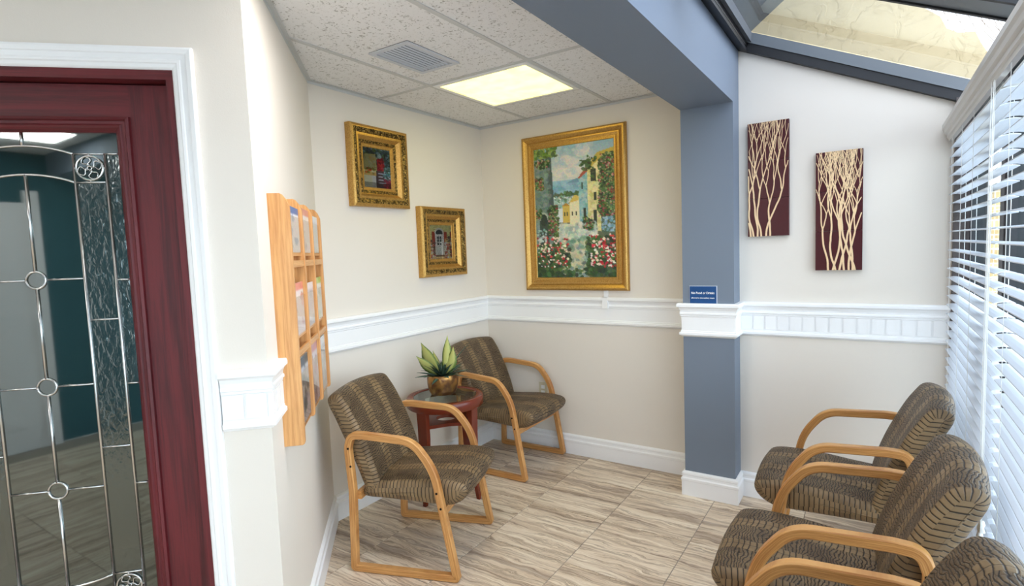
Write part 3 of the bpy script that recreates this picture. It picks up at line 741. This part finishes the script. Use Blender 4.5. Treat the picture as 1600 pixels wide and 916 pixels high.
def make_chair(label):
    t = thing('armchair', label, 'chair', (0, 0, 0), 0, None)
    for yc in (.0165, CW - .0165):
        fr = side_frame(t, yc); out = -.0168 if yc < .1 else .0168
        for (u, z) in ((.026, .600), (.034, .515), (.458, .415), (.475, .345)):
            MB().lathe([(.0055, 0), (.0055, .002), (.003, .003), (.0001, .003)], 10).obj('screw', 'screw', fr).matrix_local = Matrix.Translation((u, yc + out, z)) @ Matrix.Rotation(math.pi / 2 * (1 if out < 0 else -1), 4, 'X')
    def xs(p):
        v = (p.y) / .25; p = p.copy(); p.z += .010 * (1 - v * v) * (1 if p.z > .40 else -.6); p.x += .012 * (1 - v * v) * (1 if p.x > .45 else 0); p.y += CW / 2; return p
    seat = [(.075, .352), (.20, .348), (.36, .342), (.485, .338), (.545, .358), (.580, .395), (.582, .425), (.555, .446), (.48, .455), (.36, .452), (.22, .438), (.10, .425), (.065, .39)]
    pillow(seat, .2475, .030, 'seat', t, 'croc', xs, uvcap='u')
    def xb(p):
        v = p.y / .25; p = p.copy(); top = max(0, (p.z - .40) / .45); p.x += .020 * v * v * (1 if top > 0 else 1); p.z -= .020 * v * v * top; p.y += CW / 2; return p
    back = [(.135, .415), (.128, .46), (.108, .53), (.080, .61), (.046, .69), (.010, .765), (-.020, .815), (-.050, .853), (-.088, .857), (-.118, .836), (-.113, .798), (-.085, .74), (-.055, .67), (-.015, .58), (.025, .48), (.055, .40), (.085, .375), (.115, .385)]
    pillow(back, .248, .028, 'backrest', t, 'croc', xb)
    st = MB().box((.462, .031, .300), (.486, CW - .031, .338)); st.obj('stretcher', 'oak', t)
    MB().box((.040, .031, .345), (.062, CW - .031, .385)).obj('stretcher', 'oak', t)
    return t
chair = make_chair('oak armed chair in croc embossed brown vinyl beside the rack, nearest on the left')
def place(o, x, y, deg):
    """x,y = rear foot of the side that is on the sitter's right (local y=0)"""
    o.location = (x, y, 0); o.rotation_euler = (0, 0, math.radians(deg))
place(chair, .472, -1.838, 19.2)
c2 = copy_tree(chair, None, 'oak armed croc vinyl chair in the back corner beyond the plant table'); place(c2, .140, -.612, 1.0)
RC = [(2.688, -.420, 180, 'oak armed croc vinyl chair nearest the end wall on the window side'),
      (2.686, -1.185, 180, 'middle oak armed croc vinyl chair of the three by the blinds'),
      (2.684, -1.925, 180, 'oak armed croc vinyl chair cut off by the bottom right corner')]
for x, y, a, lab in RC:
    c = copy_tree(chair, None, lab); place(c, x, y, a)
for o in sc.objects:
    if o.name.startswith('armchair') and o.parent is None: o['group'] = 'oak waiting room armchairs'

# ------------------------------------------------------------------ side table
TX, TY, TR = .325, -.930, .235
t = thing('side_table', 'round cherry wood side table with glass top between the two left chairs', 'table', (TX, TY, 0), 0)
z1 = .618
MB().lathe([(TR - .004, z1 - .058), (TR, z1 - .054), (TR, z1 - .006), (TR - .006, z1), (TR - .040, z1), (TR - .042, z1 - .004), (TR - .042, z1 - .012), (TR - .030, z1 - .014), (TR - .030, z1 - .058), (TR - .004, z1 - .058)], 56).obj('table_rim', 'cherry', t, True)
MB().lathe([(.0001, z1 - .0105), (TR - .043, z1 - .0105), (TR - .043, z1 - .003), (.0001, z1 - .003)], 48).obj('glass_top', 'tableglass', t)
for k in range(4):
    a = k * math.pi / 2 + .02; ca, sa = math.cos(a), math.sin(a); m = MB(); vs = []
    for z, rr, w, d in ((z1 - .05, TR - .028, .030, .016), (.40, TR - .034, .028, .016), (.15, TR - .026, .019, .014), (0, TR - .008, .011, .011)):
        for sx, sy in ((-1, -1), (1, -1), (1, 1), (-1, 1)): r = rr + sx * d; q = sy * w; vs.append((r * ca - q * sa, r * sa + q * ca, z))
    m.add(vs, [(i * 4 + j, i * 4 + (j + 1) % 4, i * 4 + 4 + (j + 1) % 4, i * 4 + 4 + j) for i in range(3) for j in range(4)] + [(3, 2, 1, 0), (12, 13, 14, 15)],)
    m.obj('leg', 'cherry', t, bev=.002)
# lower shelf: concave sided cross with a cut-out
bm = bmesh.new(); outer = []
for k in range(4):
    a0 = k * math.pi / 2 + .02
    for j in range(14):
        f = (j + .5) / 14; a = a0 + f * math.pi / 2; r = (TR - .02) * (1 - .42 * math.sin(f * math.pi) ** .7); outer.append((r * math.cos(a), r * math.sin(a)))
n = len(outer); inner = [(.062 * math.cos(a_), .062 * math.sin(a_)) for a_ in [.02 + (i + .5) / n * 2 * math.pi for i in range(n)]]
vs = [(x, y, z) for z in (.455, .475) for ring in (outer, inner) for x, y in ring]; fs = []
for i in range(n):
    j = (i + 1) % n
    fs += [(i, j, n + j, n + i), (2 * n + i, 3 * n + i, 3 * n + j, 2 * n + j), (i, 2 * n + i, 2 * n + j, j), (n + i, n + j, 3 * n + j, 3 * n + i)]
MB().add(vs, fs).obj('lower_shelf', 'cherry', t); bm.free()

# plant -----------------------------------------------------------------
PX, PY = .290, -.905
pl = thing('potted_plant', 'yellow green variegated plant in a hammered bronze pot on the round table', 'plant', (PX, PY, z1 + .0))
MB().lathe([(.001, .0), (.070, .0), (.078, .005), (.089, .028), (.096, .065), (.097, .10), (.095, .122), (.092, .126), (.088, .122), (.090, .08), (.001, .07)], 40).obj('pot', 'pot', pl, True)
MB().lathe([(.001, .112), (.090, .108)], 24).obj('soil', 'soil', pl)
def leaf(name, mat, base, az, lean, L, W, curl, parent, tw=0):
    n = 9; vs = []; uvs = []; fs = []
    d = Vector((math.cos(az), math.sin(az), 0)); sd = Vector((-math.sin(az), math.cos(az), 0)); p = Vector(base); el = lean
    for i in range(n + 1):
        t = i / n; w = W * (math.sin(math.pi * min(1, t * .93 + .05)) ** .75) * (1 if t < .55 else 1 - ((t - .55) / .45) ** 2 * .95)
        up_ = Vector((-math.sin(math.pi / 2 - 0) * 0, 0, 0)); fwd = d * math.cos(el) + Vector((0, 0, 1)) * math.sin(el); nr = fwd.cross(sd)
        s2 = sd * math.cos(tw) + nr * math.sin(tw)
        vs += [tuple(p - s2 * w / 2 - nr * w * .12), tuple(p), tuple(p + s2 * w / 2 - nr * w * .12)]
        p = p + fwd * (L / n); el -= curl / n
    for i in range(n):
        for j in range(2):
            fs.append((i * 3 + j, i * 3 + j + 1, i * 3 + j + 4, i * 3 + j + 3)); uvs.append([(j * .5, i / n), (j * .5 + .5, i / n), (j * .5 + .5, (i + 1) / n), (j * .5, (i + 1) / n)])
    o = MB().add(vs, fs, uvs).obj(name, mat, parent, True, fix=False); s = o.modifiers.new('thick', 'SOLIDIFY'); s.thickness = .0015; return o
yawr = YAW
rx = math.atan2(r0.y, r0.x)        # azimuth that runs to the right in the photo
for az, lean, L, W, curl, tw in ((rx + 3.0, 1.12, .235, .105, .10, 1.15), (rx + 3.3, .82, .190, .070, .15, 1.1), (rx + .2, 1.50, .250, .062, .05, 1.3), (rx - .1, 1.12, .190, .072, -.3, 1.2), (rx + .4, 1.3, .17, .05, .2, 1.2), (rx + 2.2, 1.1, .17, .06, .3, .4)):
    leaf('large_leaf', 'leafbig', (.018 * math.cos(az), .018 * math.sin(az), .115), az, lean, L, W, curl, pl, tw)
leaf('thin_leaf', 'leafdark', (.03, .02, .12), rx, 1.15, .24, .012, .5, pl, .5)
for k in range(46):
    az = k * 2.39996; f = k / 46; leaf('small_leaf', 'leafdark', (.045 * f * math.cos(az), .045 * f * math.sin(az), .112), az, 1.35 - 1.25 * f + random.uniform(-.08, .08), (.09 + .05 * f + random.uniform(0, .02)), .021, .45, pl, random.uniform(-.3, .3))

# ------------------------------------------------------------------ pictures
def raster_obj(name, img, w, h, mat, parent, thick=0):
    """flat print: a grid carrying a colour attribute; local x right, z up, facing -y ... img rows from the top"""
    ny, nx = img.shape[:2]
    xs, zs = np.linspace(-w / 2, w / 2, nx), np.linspace(h / 2, -h / 2, ny)
    vs = [(x, 0, z) for z in zs for x in xs]
    i = np.arange((ny - 1) * (nx - 1)); r = i // (nx - 1); c = i % (nx - 1); a = r * nx + c
    fs = np.stack([a, a + nx, a + nx + 1, a + 1], 1).tolist()
    me = bpy.data.meshes.new(name); me.from_pydata(vs, [], fs)
    ca = me.color_attributes.new('Col', 'FLOAT_COLOR', 'POINT')
    lin = np.where(img / 255 <= .04045, img / 255 / 12.92, ((np.clip(img, 0, 255) / 255 + .055) / 1.055) ** 2.4)
    ca.data.foreach_set('color', np.concatenate([lin, np.ones((ny, nx, 1))], 2).astype(np.float32).ravel())
    return link(name, me, mat, parent)
class Paint:
    def __init__(s, w, h, seed=1):
        s.w, s.h = w, h; s.a = np.zeros((h, w, 3)) + 128.; s.Y, s.X = np.mgrid[0:h, 0:w]; s.U = (s.X + .5) / w; s.V = (s.Y + .5) / h; s.asp = h / w; s.r = random.Random(seed)
        s.rs = np.random.RandomState(seed)
    def poly(s, pts, col, al=1):
        ins = np.zeros((s.h, s.w), bool); n = len(pts)
        for i in range(n):
            (x0, y0), (x1, y1) = pts[i], pts[(i + 1) % n]
            if y0 == y1: continue
            c = ((y0 > s.V) != (y1 > s.V)) & (s.U < (x1 - x0) * (s.V - y0) / (y1 - y0) + x0); ins ^= c
        s.a[ins] = s.a[ins] * (1 - al) + np.array(col) * al; return ins
    def rect(s, x0, y0, x1, y1, col, al=1): return s.poly([(x0, y0), (x1, y0), (x1, y1), (x0, y1)], col, al)
    def blob(s, x, y, rx, ry, col, al=1):
        m = ((s.U - x) / rx) ** 2 + ((s.V - y) / ry) ** 2 < 1; s.a[m] = s.a[m] * (1 - al) + np.array(col) * al
    def daubs(s, x0, y0, x1, y1, cols, n, r, al=.8, mask=None):
        for _ in range(n):
            x, y = s.r.uniform(x0, x1), s.r.uniform(y0, y1)
            if mask and not mask(x, y): continue
            c = s.r.choice(cols); k = s.r.uniform(.6, 1.3); s.blob(x, y, r * k, r * k / s.asp * s.r.uniform(.6, 1.2), [q + s.r.uniform(-12, 12) for q in c], al)
    def grad(s, y0, y1, c0, c1):
        m = (s.V >= y0) & (s.V < y1); f = ((s.V - y0) / (y1 - y0))[..., None]; g = np.array(c0) * (1 - f) + np.array(c1) * f; s.a[m] = g[m]
    def done(s, n=7): return np.clip(s.a + s.rs.normal(0, n, s.a.shape), 0, 255)
def village():
    p = Paint(124, 200, 3)
    p.grad(0, .26, (140, 176, 196), (205, 206, 204)); p.grad(.26, .40, (150, 184, 204), (118, 160, 186)); p.grad(.40, 1.0, (120, 128, 104), (70, 84, 64))
    for x, y, r in ((.42, .10, .07), (.50, .13, .08), (.66, .05, .06), (.62, .07, .09), (.35, .2, .1), (.5, .2, .12)): p.blob(x, y, r, r * .35, (226, 216, 208), .7)
    p.daubs(.25, .0, .75, .24, [(190, 200, 205), (160, 190, 205), (215, 208, 205)], 120, .03, .35)
    p.poly([(.42, .285), (.50, .262), (.58, .25), (.62, .285)], (104, 146, 170)); p.daubs(.25, .28, .6, .36, [(130, 175, 200), (160, 195, 210), (110, 155, 185)], 60, .03, .4)
    p.rect(.22, .36, .62, .40, (70, 92, 70)); p.daubs(.22, .35, .62, .41, [(60, 90, 60), (90, 115, 80)], 60, .02)
    p.rect(.24, .385, .58, .50, (168, 190, 190)); p.daubs(.25, .38, .5, .47, [(225, 230, 228), (140, 175, 170), (90, 120, 90)], 70, .018)
    p.rect(.27, .47, .36, .575, (214, 222, 224)); p.rect(.36, .45, .45, .58, (206, 176, 84)); p.poly([(.35, .455), (.405, .43), (.46, .455)], (176, 130, 60))
    p.poly([(.45, .43), (.52, .385), (.58, .39), (.58, .59), (.45, .6)], (226, 218, 180)); p.poly([(.44, .435), (.51, .38), (.59, .385), (.56, .42)], (206, 180, 92))
    for x in (.39, .42, .48, .53): p.rect(x - .008, .50, x + .008, .53, (70, 76, 60))
    p.poly([(.57, .25), (.69, .20), (.70, .62), (.57, .60)], (126, 176, 186)); p.poly([(.56, .255), (.66, .185), (.69, .21), (.58, .262)], (166, 84, 66)); p.daubs(.58, .24, .69, .58, [(160, 196, 200), (90, 140, 150), (190, 200, 190)], 90, .02, .5)
    p.poly([(.68, .185), (.84, .10), (.84, .66), (.68, .64)], (222, 210, 150)); p.daubs(.69, .18, .83, .62, [(236, 226, 180), (186, 176, 112), (205, 200, 160)], 110, .022, .5)
    p.poly([(.83, .10), (1, .12), (1, .80), (.83, .66)], (88, 104, 84)); p.poly([(.66, .19), (.80, .085), (1.0, .06), (1, .10), (.84, .125), (.70, .20)], (190, 166, 72))
    for x0, y0, x1, y1 in ((.72, .20, .78, .29), (.75, .37, .78, .43), (.745, .50, .78, .65), (.62, .48, .65, .58), (.605, .29, .62, .34)): p.rect(x0, y0, x1, y1, (52, 62, 48))
    p.daubs(.71, .19, .79, .30, [(70, 100, 56)], 10, .012)
    p.poly([(0, .04), (.22, .06), (.25, .52), (.22, .80), (0, .86)], (112, 134, 130)); p.poly([(.16, .06), (.23, .06), (.26, .56), (.20, .60)], (74, 92, 94)); p.daubs(.0, .1, .2, .7, [(140, 158, 150), (90, 112, 112), (120, 140, 120)], 160, .025, .5)
    p.blob(.115, .55, .062, .06, (168, 176, 160)); p.rect(.06, .55, .175, .74, (60, 76, 66)); p.blob(.115, .55, .045, .045, (48, 60, 52)); p.rect(.11, .08, .135, .12, (52, 60, 50))
    p.daubs(0, 0, .30, .075, [(110, 140, 60), (70, 104, 50), (150, 170, 80)], 90, .022)
    G = [(50, 80, 44), (78, 108, 58), (36, 58, 36)]; Rr = [(150, 56, 60), (176, 90, 88), (130, 46, 54), (200, 150, 146)]
    p.poly([(.27, .585), (.52, .595), (.72, .66), (.80, .72), (.62, .82), (.74, 1), (.34, 1), (.40, .80), (.30, .70)], (206, 204, 184))
    p.daubs(.28, .59, .78, .72, [(226, 226, 208), (176, 196, 190), (216, 214, 190), (150, 172, 168)], 200, .025, .6)
    p.daubs(.32, .70, .72, 1, [(110, 140, 132), (196, 190, 150), (140, 164, 150), (86, 112, 100), (214, 206, 170)], 260, .03, .6)
    for x0, y0, x1, y1, n in ((.03, .09, .20, .15, 50), (0, .22, .12, .32, 60), (.18, .44, .30, .68, 110), (.82, .10, 1, .42, 220), (.80, .40, 1, .56, 120), (0, .46, .08, .55, 30), (.62, .55, .74, .64, 50)):
        p.daubs(x0, y0, x1, y1, G, n, .020); p.daubs(x0, y0, x1, y1, [(110, 140, 80), (150, 168, 110)], n // 2, .010); p.daubs(x0, y0, x1, y1, Rr, int(n * .32), .011)
    p.daubs(.66, .10, .8, .15, G, 10, .02); p.daubs(.60, .13, .72, .2, G, 30, .02)
    p.daubs(.84, .56, 1, .66, [(120, 160, 190), (160, 190, 210), (70, 100, 90)], 60, .018)
    p.daubs(0, .74, .44, 1, G, 260, .028); p.daubs(.66, .70, 1, 1, G, 240, .028); p.daubs(.25, .93, .8, 1, G, 50, .02)
    F = [(190, 36, 52), (220, 60, 70), (236, 200, 190), (240, 232, 210), (170, 30, 48), (244, 244, 226)]
    p.daubs(.02, .68, .42, .92, F, 120, .013, .95); p.daubs(.68, .68, 1, .92, F, 130, .014, .95); p.daubs(.02, .62, .14, .72, [(200, 214, 214), (150, 180, 180)], 30, .015)
    return p.done()
def red_door():
    p = Paint(64, 88, 5); p.grad(0, 1, (70, 90, 96), (60, 56, 60))
    p.daubs(0, 0, 1, .28, [(60, 90, 104), (140, 165, 175), (40, 60, 60), (90, 120, 70)], 120, .05); p.poly([(.05, .18), (.45, .15), (.5, .66), (0, .66)], (214, 184, 120)); p.daubs(.05, .2, .45, .62, [(232, 206, 140), (190, 150, 90), (240, 222, 170)], 70, .05, .6)
    p.rect(.50, .28, .78, .56, (150, 34, 44)); p.blob(.64, .30, .14, .09, (120, 28, 40)); p.daubs(.52, .3, .76, .55, [(190, 56, 60), (110, 20, 34)], 30, .035)
    p.blob(.60, .19, .07, .06, (150, 180, 215)); p.daubs(.78, .1, 1, .6, [(50, 80, 80), (110, 140, 150), (34, 44, 50)], 80, .05)
    p.rect(.45, .56, 1, 1, (58, 44, 50)); 
    for i in range(4): p.poly([(.52, .62 + i * .08), (.9, .60 + i * .08), (.9, .62 + i * .08), (.52, .64 + i * .08)], (150, 156, 172))
    p.daubs(.7, .48, 1, .8, [(60, 110, 110), (130, 160, 170), (50, 60, 60)], 60, .04); p.daubs(.75, .78, 1, 1, [(150, 40, 52), (90, 30, 40)], 30, .05)
    p.rect(0, .64, .42, 1, (226, 200, 168)); p.rect(.30, .66, .44, 1, (190, 206, 226)); p.rect(0, .63, .46, .69, (206, 160, 100)); p.daubs(.08, .5, .4, .64, [(220, 110, 40), (190, 50, 30), (120, 120, 50)], 40, .035)
    return np.clip(p.done() * 1.35, 0, 255)
def white_door():
    p = Paint(58, 80, 9); p.grad(0, 1, (232, 210, 146), (214, 186, 130)); p.daubs(0, 0, 1, .3, [(240, 222, 170), (220, 196, 130), (150, 140, 110)], 70, .03, .6)
    p.rect(.10, .20, .24, .62, (160, 62, 48)); p.rect(.64, .20, .78, .62, (160, 62, 48)); p.rect(.92, .2, 1, .62, (150, 60, 46))
    p.blob(.43, .22, .20, .13, (214, 216, 214)); p.rect(.24, .22, .63, .88, (222, 226, 228)); p.blob(.43, .24, .15, .10, (48, 58, 66)); p.rect(.28, .27, .58, .88, (232, 236, 240))
    for i in range(3):
        for j in range(2): p.rect(.33 + j * .11, .34 + i * .09, .41 + j * .11, .41 + i * .09, (52, 62, 70))
    p.rect(.33, .66, .42, .84, (196, 216, 214)); p.rect(.44, .66, .54, .84, (196, 216, 214)); p.rect(.2, .88, .8, .92, (120, 90, 70)); p.rect(.2, .92, .8, 1, (206, 180, 130))
    C_ = [(160, 56, 50), (204, 120, 110), (232, 190, 130), (90, 70, 60), (230, 210, 200)]; p.daubs(0, .45, .22, 1, C_, 90, .05); p.daubs(.66, .42, 1, .98, C_ + [(240, 236, 236)], 130, .05); p.daubs(.8, .3, .95, .5, [(90, 100, 70), (70, 70, 60)], 20, .04)
    return np.clip(p.done() * 1.25, 0, 255)
def framed(name, label, loc, rz, W, Hh, prof, slices, img, cat='picture', grp=None):
    """prof (inset, depth from wall). local x right, -y towards the room"""
    t = thing(name, label, cat, loc, rz, grp)
    ins = prof[-1][0]
    rectframe(-W / 2, W / 2, -Hh / 2, Hh / 2, [(a, -b) for a, b in prof], 'frame', 'gold', t, slices)
    c = raster_obj('painting', img, W - 2 * ins + .006, Hh - 2 * ins + .006, 'canvas', t); c.location = (0, -prof[-1][1] - .002, 0)
    MB().box((-W / 2 + .01, -.006, -Hh / 2 + .01), (W / 2 - .01, -.0005, Hh / 2 - .01)).obj('backing', 'soil', t)
    return t
bp = [(0, .001), (0, .018), (.004, .030), (.012, .036), (.022, .036), (.034, .028), (.046, .018), (.049, .018), (.049, .024), (.056, .024), (.056, .018), (.074, .014), (.074, .020), (.080, .020), (.080, .014), (.088, .014), (.094, .006)]
framed('framed_painting', 'large gilt framed oil painting of a flowered village lane above the chair rail', (.782, 0, 1.748), 0, .800, 1.104, bp, None, village(), 'painting')
sp_ = [(0, .001), (0, .040), (.004, .046), (.016, .050), (.020, .050), (.030, .052), (.044, .046), (.048, .040), (.062, .040), (.078, .022), (.082, .020), (.086, .024), (.100, .018), (.103, .012), (.118, .010), (.122, .004)]
def sl(n=''): return [('frame', 0, 4, 'gold'), ('carved_border', 4, 7, 'goldcarve'), ('cove', 7, 10, 'gold'), ('carved_border', 10, 12, 'goldcarve'), ('liner', 12, 15, 'gold')]
framed('framed_picture', 'small ornate gilt framed picture of a red doorway and steps, the upper of two', (0, -1.085, 2.022), math.pi / 2, .458, .476, sp_, sl(), red_door(), 'picture')
framed('framed_picture', 'small ornate gilt framed picture of a white arched door, lower and nearer the corner', (0, -.527, 1.571), math.pi / 2, .470, .474, sp_, sl(), white_door(), 'picture')

# twig relief panels -----------------------------------------------------
def twig_panel(label, x0, x1, z0, z1, seed, spans):
    W, Hh = x1 - x0, z1 - z0
    t = thing('wall_art', label, 'wall art', ((x0 + x1) / 2, YE, (z0 + z1) / 2), 0, None); R = random.Random(seed)
    for i in range(3): MB().box((-W / 2, -.030, -Hh / 2 + Hh * i / 3 + .0008), (W / 2, -.001, -Hh / 2 + Hh * (i + 1) / 3 - .0008)).obj('tile', 'maroon', t, bev=.001)
    m = MB(); cnt = [0]
    def ribbon(pts, w0, w1):
        cnt[0] += 1; yo = -.0306 - 2.5e-6 * cnt[0]
        n = len(pts); 
        for i in range(n - 1):
            a, b = pts[i], pts[i + 1]; d = math.hypot(b[0] - a[0], b[1] - a[1]) or 1; nx, nz = -(b[1] - a[1]) / d, (b[0] - a[0]) / d
            wa, wb = w0 + (w1 - w0) * i / (n - 1), w0 + (w1 - w0) * (i + 1) / (n - 1)
            if max(abs(a[0]), abs(b[0])) > W / 2 - .001: break
            q = [(a[0] - nx * wa, a[1] - nz * wa), (a[0] + nx * wa, a[1] + nz * wa), (b[0] + nx * wb, b[1] + nz * wb), (b[0] - nx * wb, b[1] - nz * wb)]
            q = [(max(-W / 2, min(W / 2, x)), max(-Hh / 2, min(Hh / 2, z))) for x, z in q]
            vs = [(x, -.0300, z) for x, z in q] + [(x, yo - 1e-6 * i % 3e-6, z) for x, z in q]
            m.add(vs, [(4, 5, 6, 7), (0, 1, 5, 4), (1, 2, 6, 5), (2, 3, 7, 6), (3, 0, 4, 7)])
    def grow(x, z, ang, w, lvl):
        pts = [(x, z)]; st = .02; zmax = Hh / 2
        life = R.uniform(.08, .18) if lvl else R.uniform(.14, .34)
        steps = int(life / st) if lvl else int(life / st)
        a = ang
        for k in range(steps):
            a += R.uniform(-.14, .14) - a * .10; x += math.sin(a) * st; z += math.cos(a) * st
            pts.append((x, z))
            if z >= zmax: break
        ribbon(pts, w, w * .8)
        if z < zmax and abs(x) < W / 2 and lvl < 6 and R.random() < (1, 1, 1, .92, .85, .75)[lvl]:
            s = R.uniform(.16, .34); nw = max(.0009, w * .68)
            grow(x, z, a * .4 + s, nw, lvl + 1); grow(x, z, a * .4 - R.uniform(.16, .34), nw, lvl + 1)
    for sx, ang in spans: grow(-W / 2 + sx * W, -Hh / 2, ang, .0047, 0)
    m.obj('twig_relief', 'twig', t, fix=False); return t
twig_panel('maroon three tile wall panel of cream branches, left and higher of the pair', 1.942, 2.149, 1.518, 2.140, 4, [(.07, .05), (.14, -.06), (.24, .04), (.33, -.02), (.45, .1), (.55, .02)])
twig_panel('maroon three tile wall panel of cream branches, right and lower of the pair', 2.275, 2.485, 1.325, 1.940, 12, [(.28, -.12), (.38, .15), (.44, -.2), (.52, .3), (.62, .05), (.72, -.1), (.8, .1), (.85, -.15)])

# sign ----------------------------------------------------------------------
sg = thing('notice_sign', 'small blue no food or drinks sign on the blue column', 'sign', (1.723, YC, 1.200))
MB().box((-.077, -.0015, -.051), (.077, 0, .051)).obj('sign_edge', 'ventgrey', sg)
MB().box((-.075, -.004, -.050), (.073, -.0014, .048)).obj('plate', 'signblue', sg)
def text(body, size, x, z, parent, y=-.0045):
    cu = bpy.data.curves.new('lettering', 'FONT'); cu.body = body; cu.size = size; cu.align_x = 'CENTER'; cu.extrude = .0003; cu.offset = size * .02; cu.resolution_u = 3
    o = bpy.data.objects.new('lettering_src', cu); COL.objects.link(o); bpy.context.view_layer.update()
    me = bpy.data.meshes.new_from_object(o.evaluated_get(bpy.context.evaluated_depsgraph_get())); bpy.data.objects.remove(o)
    q = link('lettering', me, 'signwhite', parent); q.location = (x, y, z); q.rotation_euler = (math.pi / 2, 0, 0)
    w = max(v.co.x for v in me.vertices) - min(v.co.x for v in me.vertices); return q, w
q, w = text('No Food or Drinks', .018, -.002, .004, sg); q.scale = (.128 / w, 1, 1)
q, w = text('allowed in the waiting room', .0105, -.002, -.022, sg); q.scale = (.128 / w, 1, 1)

# outlet and cable cover ------------------------------------------------------
ot = thing('wall_outlet', 'small ivory electrical outlet behind the corner chair', 'outlet', (.483, 0, .450))
MB().box((-.035, -.005, -.057), (.035, 0, .057)).obj('cover_plate', 'outlet', ot, bev=.001)
for z in (-.02, .02): MB().box((-.015, -.0065, z - .013), (.015, -.0048, z + .013)).obj('socket', 'signwhite', ot)
cc = MB(); cc.box((.990, -.033, 1.075), (1.028, 0, 1.15)); cc.box((.995, -.012, 1.15), (1.024, 0, 1.197))
tag(cc.obj('cable_cover', 'white'), 'white cable cover block on the chair rail under the large painting', 'cover')

# ------------------------------------------------------------------ magazine rack
rk = thing('magazine_rack', 'light oak wall rack with three columns of magazine pockets', 'rack')
rk.matrix_world = Matrix(((dC[0], nC[0], 0, CA[0]), (dC[1], nC[1], 0, CA[1]), (0, 0, 1, 0), (0, 0, 0, 1)))   # x=t, y=out of wall
RZ0, RZ1, RD = .833, 1.718, .070; TS = [1.145, .895, .645, .395]
def panel(t1, zb, zt, nm):
    o = [(.0, zb), (RD - .008, zb), (RD - .002, zb + .004), (RD, zb + .012), (RD, zt - .045), (RD - .010, zt - .020), (RD - .022, zt - .004), (RD - .030, zt), (0, zt)]
    n = len(o); vs = [(t1 - .019, y, z) for y, z in o] + [(t1, y, z) for y, z in o]
    fs = [tuple(range(n)), tuple(range(2 * n - 1, n - 1, -1))] + [(i, (i + 1) % n, n + (i + 1) % n, n + i) for i in range(n)]
    return MB().add(vs, fs, [[(vs[i][2], vs[i][1] + vs[i][0]) for i in f] for f in fs]).obj(nm, 'rackoak', rk, bev=.0015)
panel(TS[0], RZ0, RZ1, 'side_panel')
for tt in TS[1:3]: panel(tt, .865, RZ1 + .005, 'divider')
panel(TS[3], .865, RZ1 + .005, 'side_panel')
MB().box((TS[3], .001, .88), (TS[0] - .019, .008, 1.66)).obj('back_board', 'rackoak', rk)
rows = [(1.515, 1.68), (1.215, 1.39), (.885, 1.125)]
for zc in (1.474, 1.155): MB().box((TS[3], RD - .012, zc - .012), (TS[0] - .019, RD - .003, zc + .012)).obj('crossbar', 'rackoak', rk)
covers = {(0, 0): ((70, 110, 170), (232, 236, 240), 'blue topped brochure'), (0, 1): ((224, 150, 130), (240, 226, 220), 'pink brochure'), (0, 2): ((226, 232, 236), (210, 220, 230), 'pale grey brochure'),
          (1, 0): ((232, 130, 110), (244, 226, 220), 'coral topped brochure'), (1, 1): ((240, 226, 226), (226, 206, 210), 'off white brochure'), (1, 2): ((176, 196, 90), (236, 236, 226), 'lime topped brochure'),
          (2, 0): ((40, 70, 90), (200, 205, 215), 'dark photo cover magazine'), (2, 1): ((200, 140, 150), (220, 214, 220), 'rose patterned magazine'), (2, 2): ((228, 228, 232), (206, 208, 214), 'white magazine')}
names = ['nearest column', 'middle column', 'farthest column']; rown = ['top row', 'middle row', 'bottom row']
for r, (zb, zt) in enumerate(rows):
    MB().box((TS[3], .008, zb - .012), (TS[0] - .019, RD - .012, zb)).obj('shelf', 'rackoak', rk)
    
    for c in range(3):
        a, b = TS[c + 1] + .001, TS[c] - .020
        MB().box((a, RD - .009, zb), (b, RD - .007, zb + (zt - zb) * .8)).obj('pocket_front', 'acrylic', rk)
        c0, c1, nm = covers[(r, c)]
        p = Paint(16, 24, r * 3 + c + 1); p.grad(0, 1, c1, [q - 14 for q in c1]); p.rect(0, 0, 1, .16, c0); p.daubs(.1, .25, .9, .9, [c0, c1, [q * .7 for q in c0], (240, 240, 240)], 30 if r == 2 else 10, .14, .55)
        w, h_ = (b - a) - .012, (zt - zb) + .012 * ((r + c) % 2)
        mg = thing('magazine', '%s in the %s, %s of the rack' % (nm, rown[r], names[c]), 'magazine')
        tx = (a + b) / 2; base = Cc(tx, .054, zb + .001)
        ang = math.atan2(-dC[1], -dC[0]); mg.location = base; mg.rotation_euler = (0, 0, ang)
        tilt = -.06
        cv = raster_obj('cover', p.done(4), w, h_, 'print', mg); cv.location = (0, -.0032, h_ / 2 + .001)
        MB().box((-w / 2, -.003, .0), (w / 2, .003, h_)).obj('pages', 'signwhite', mg)
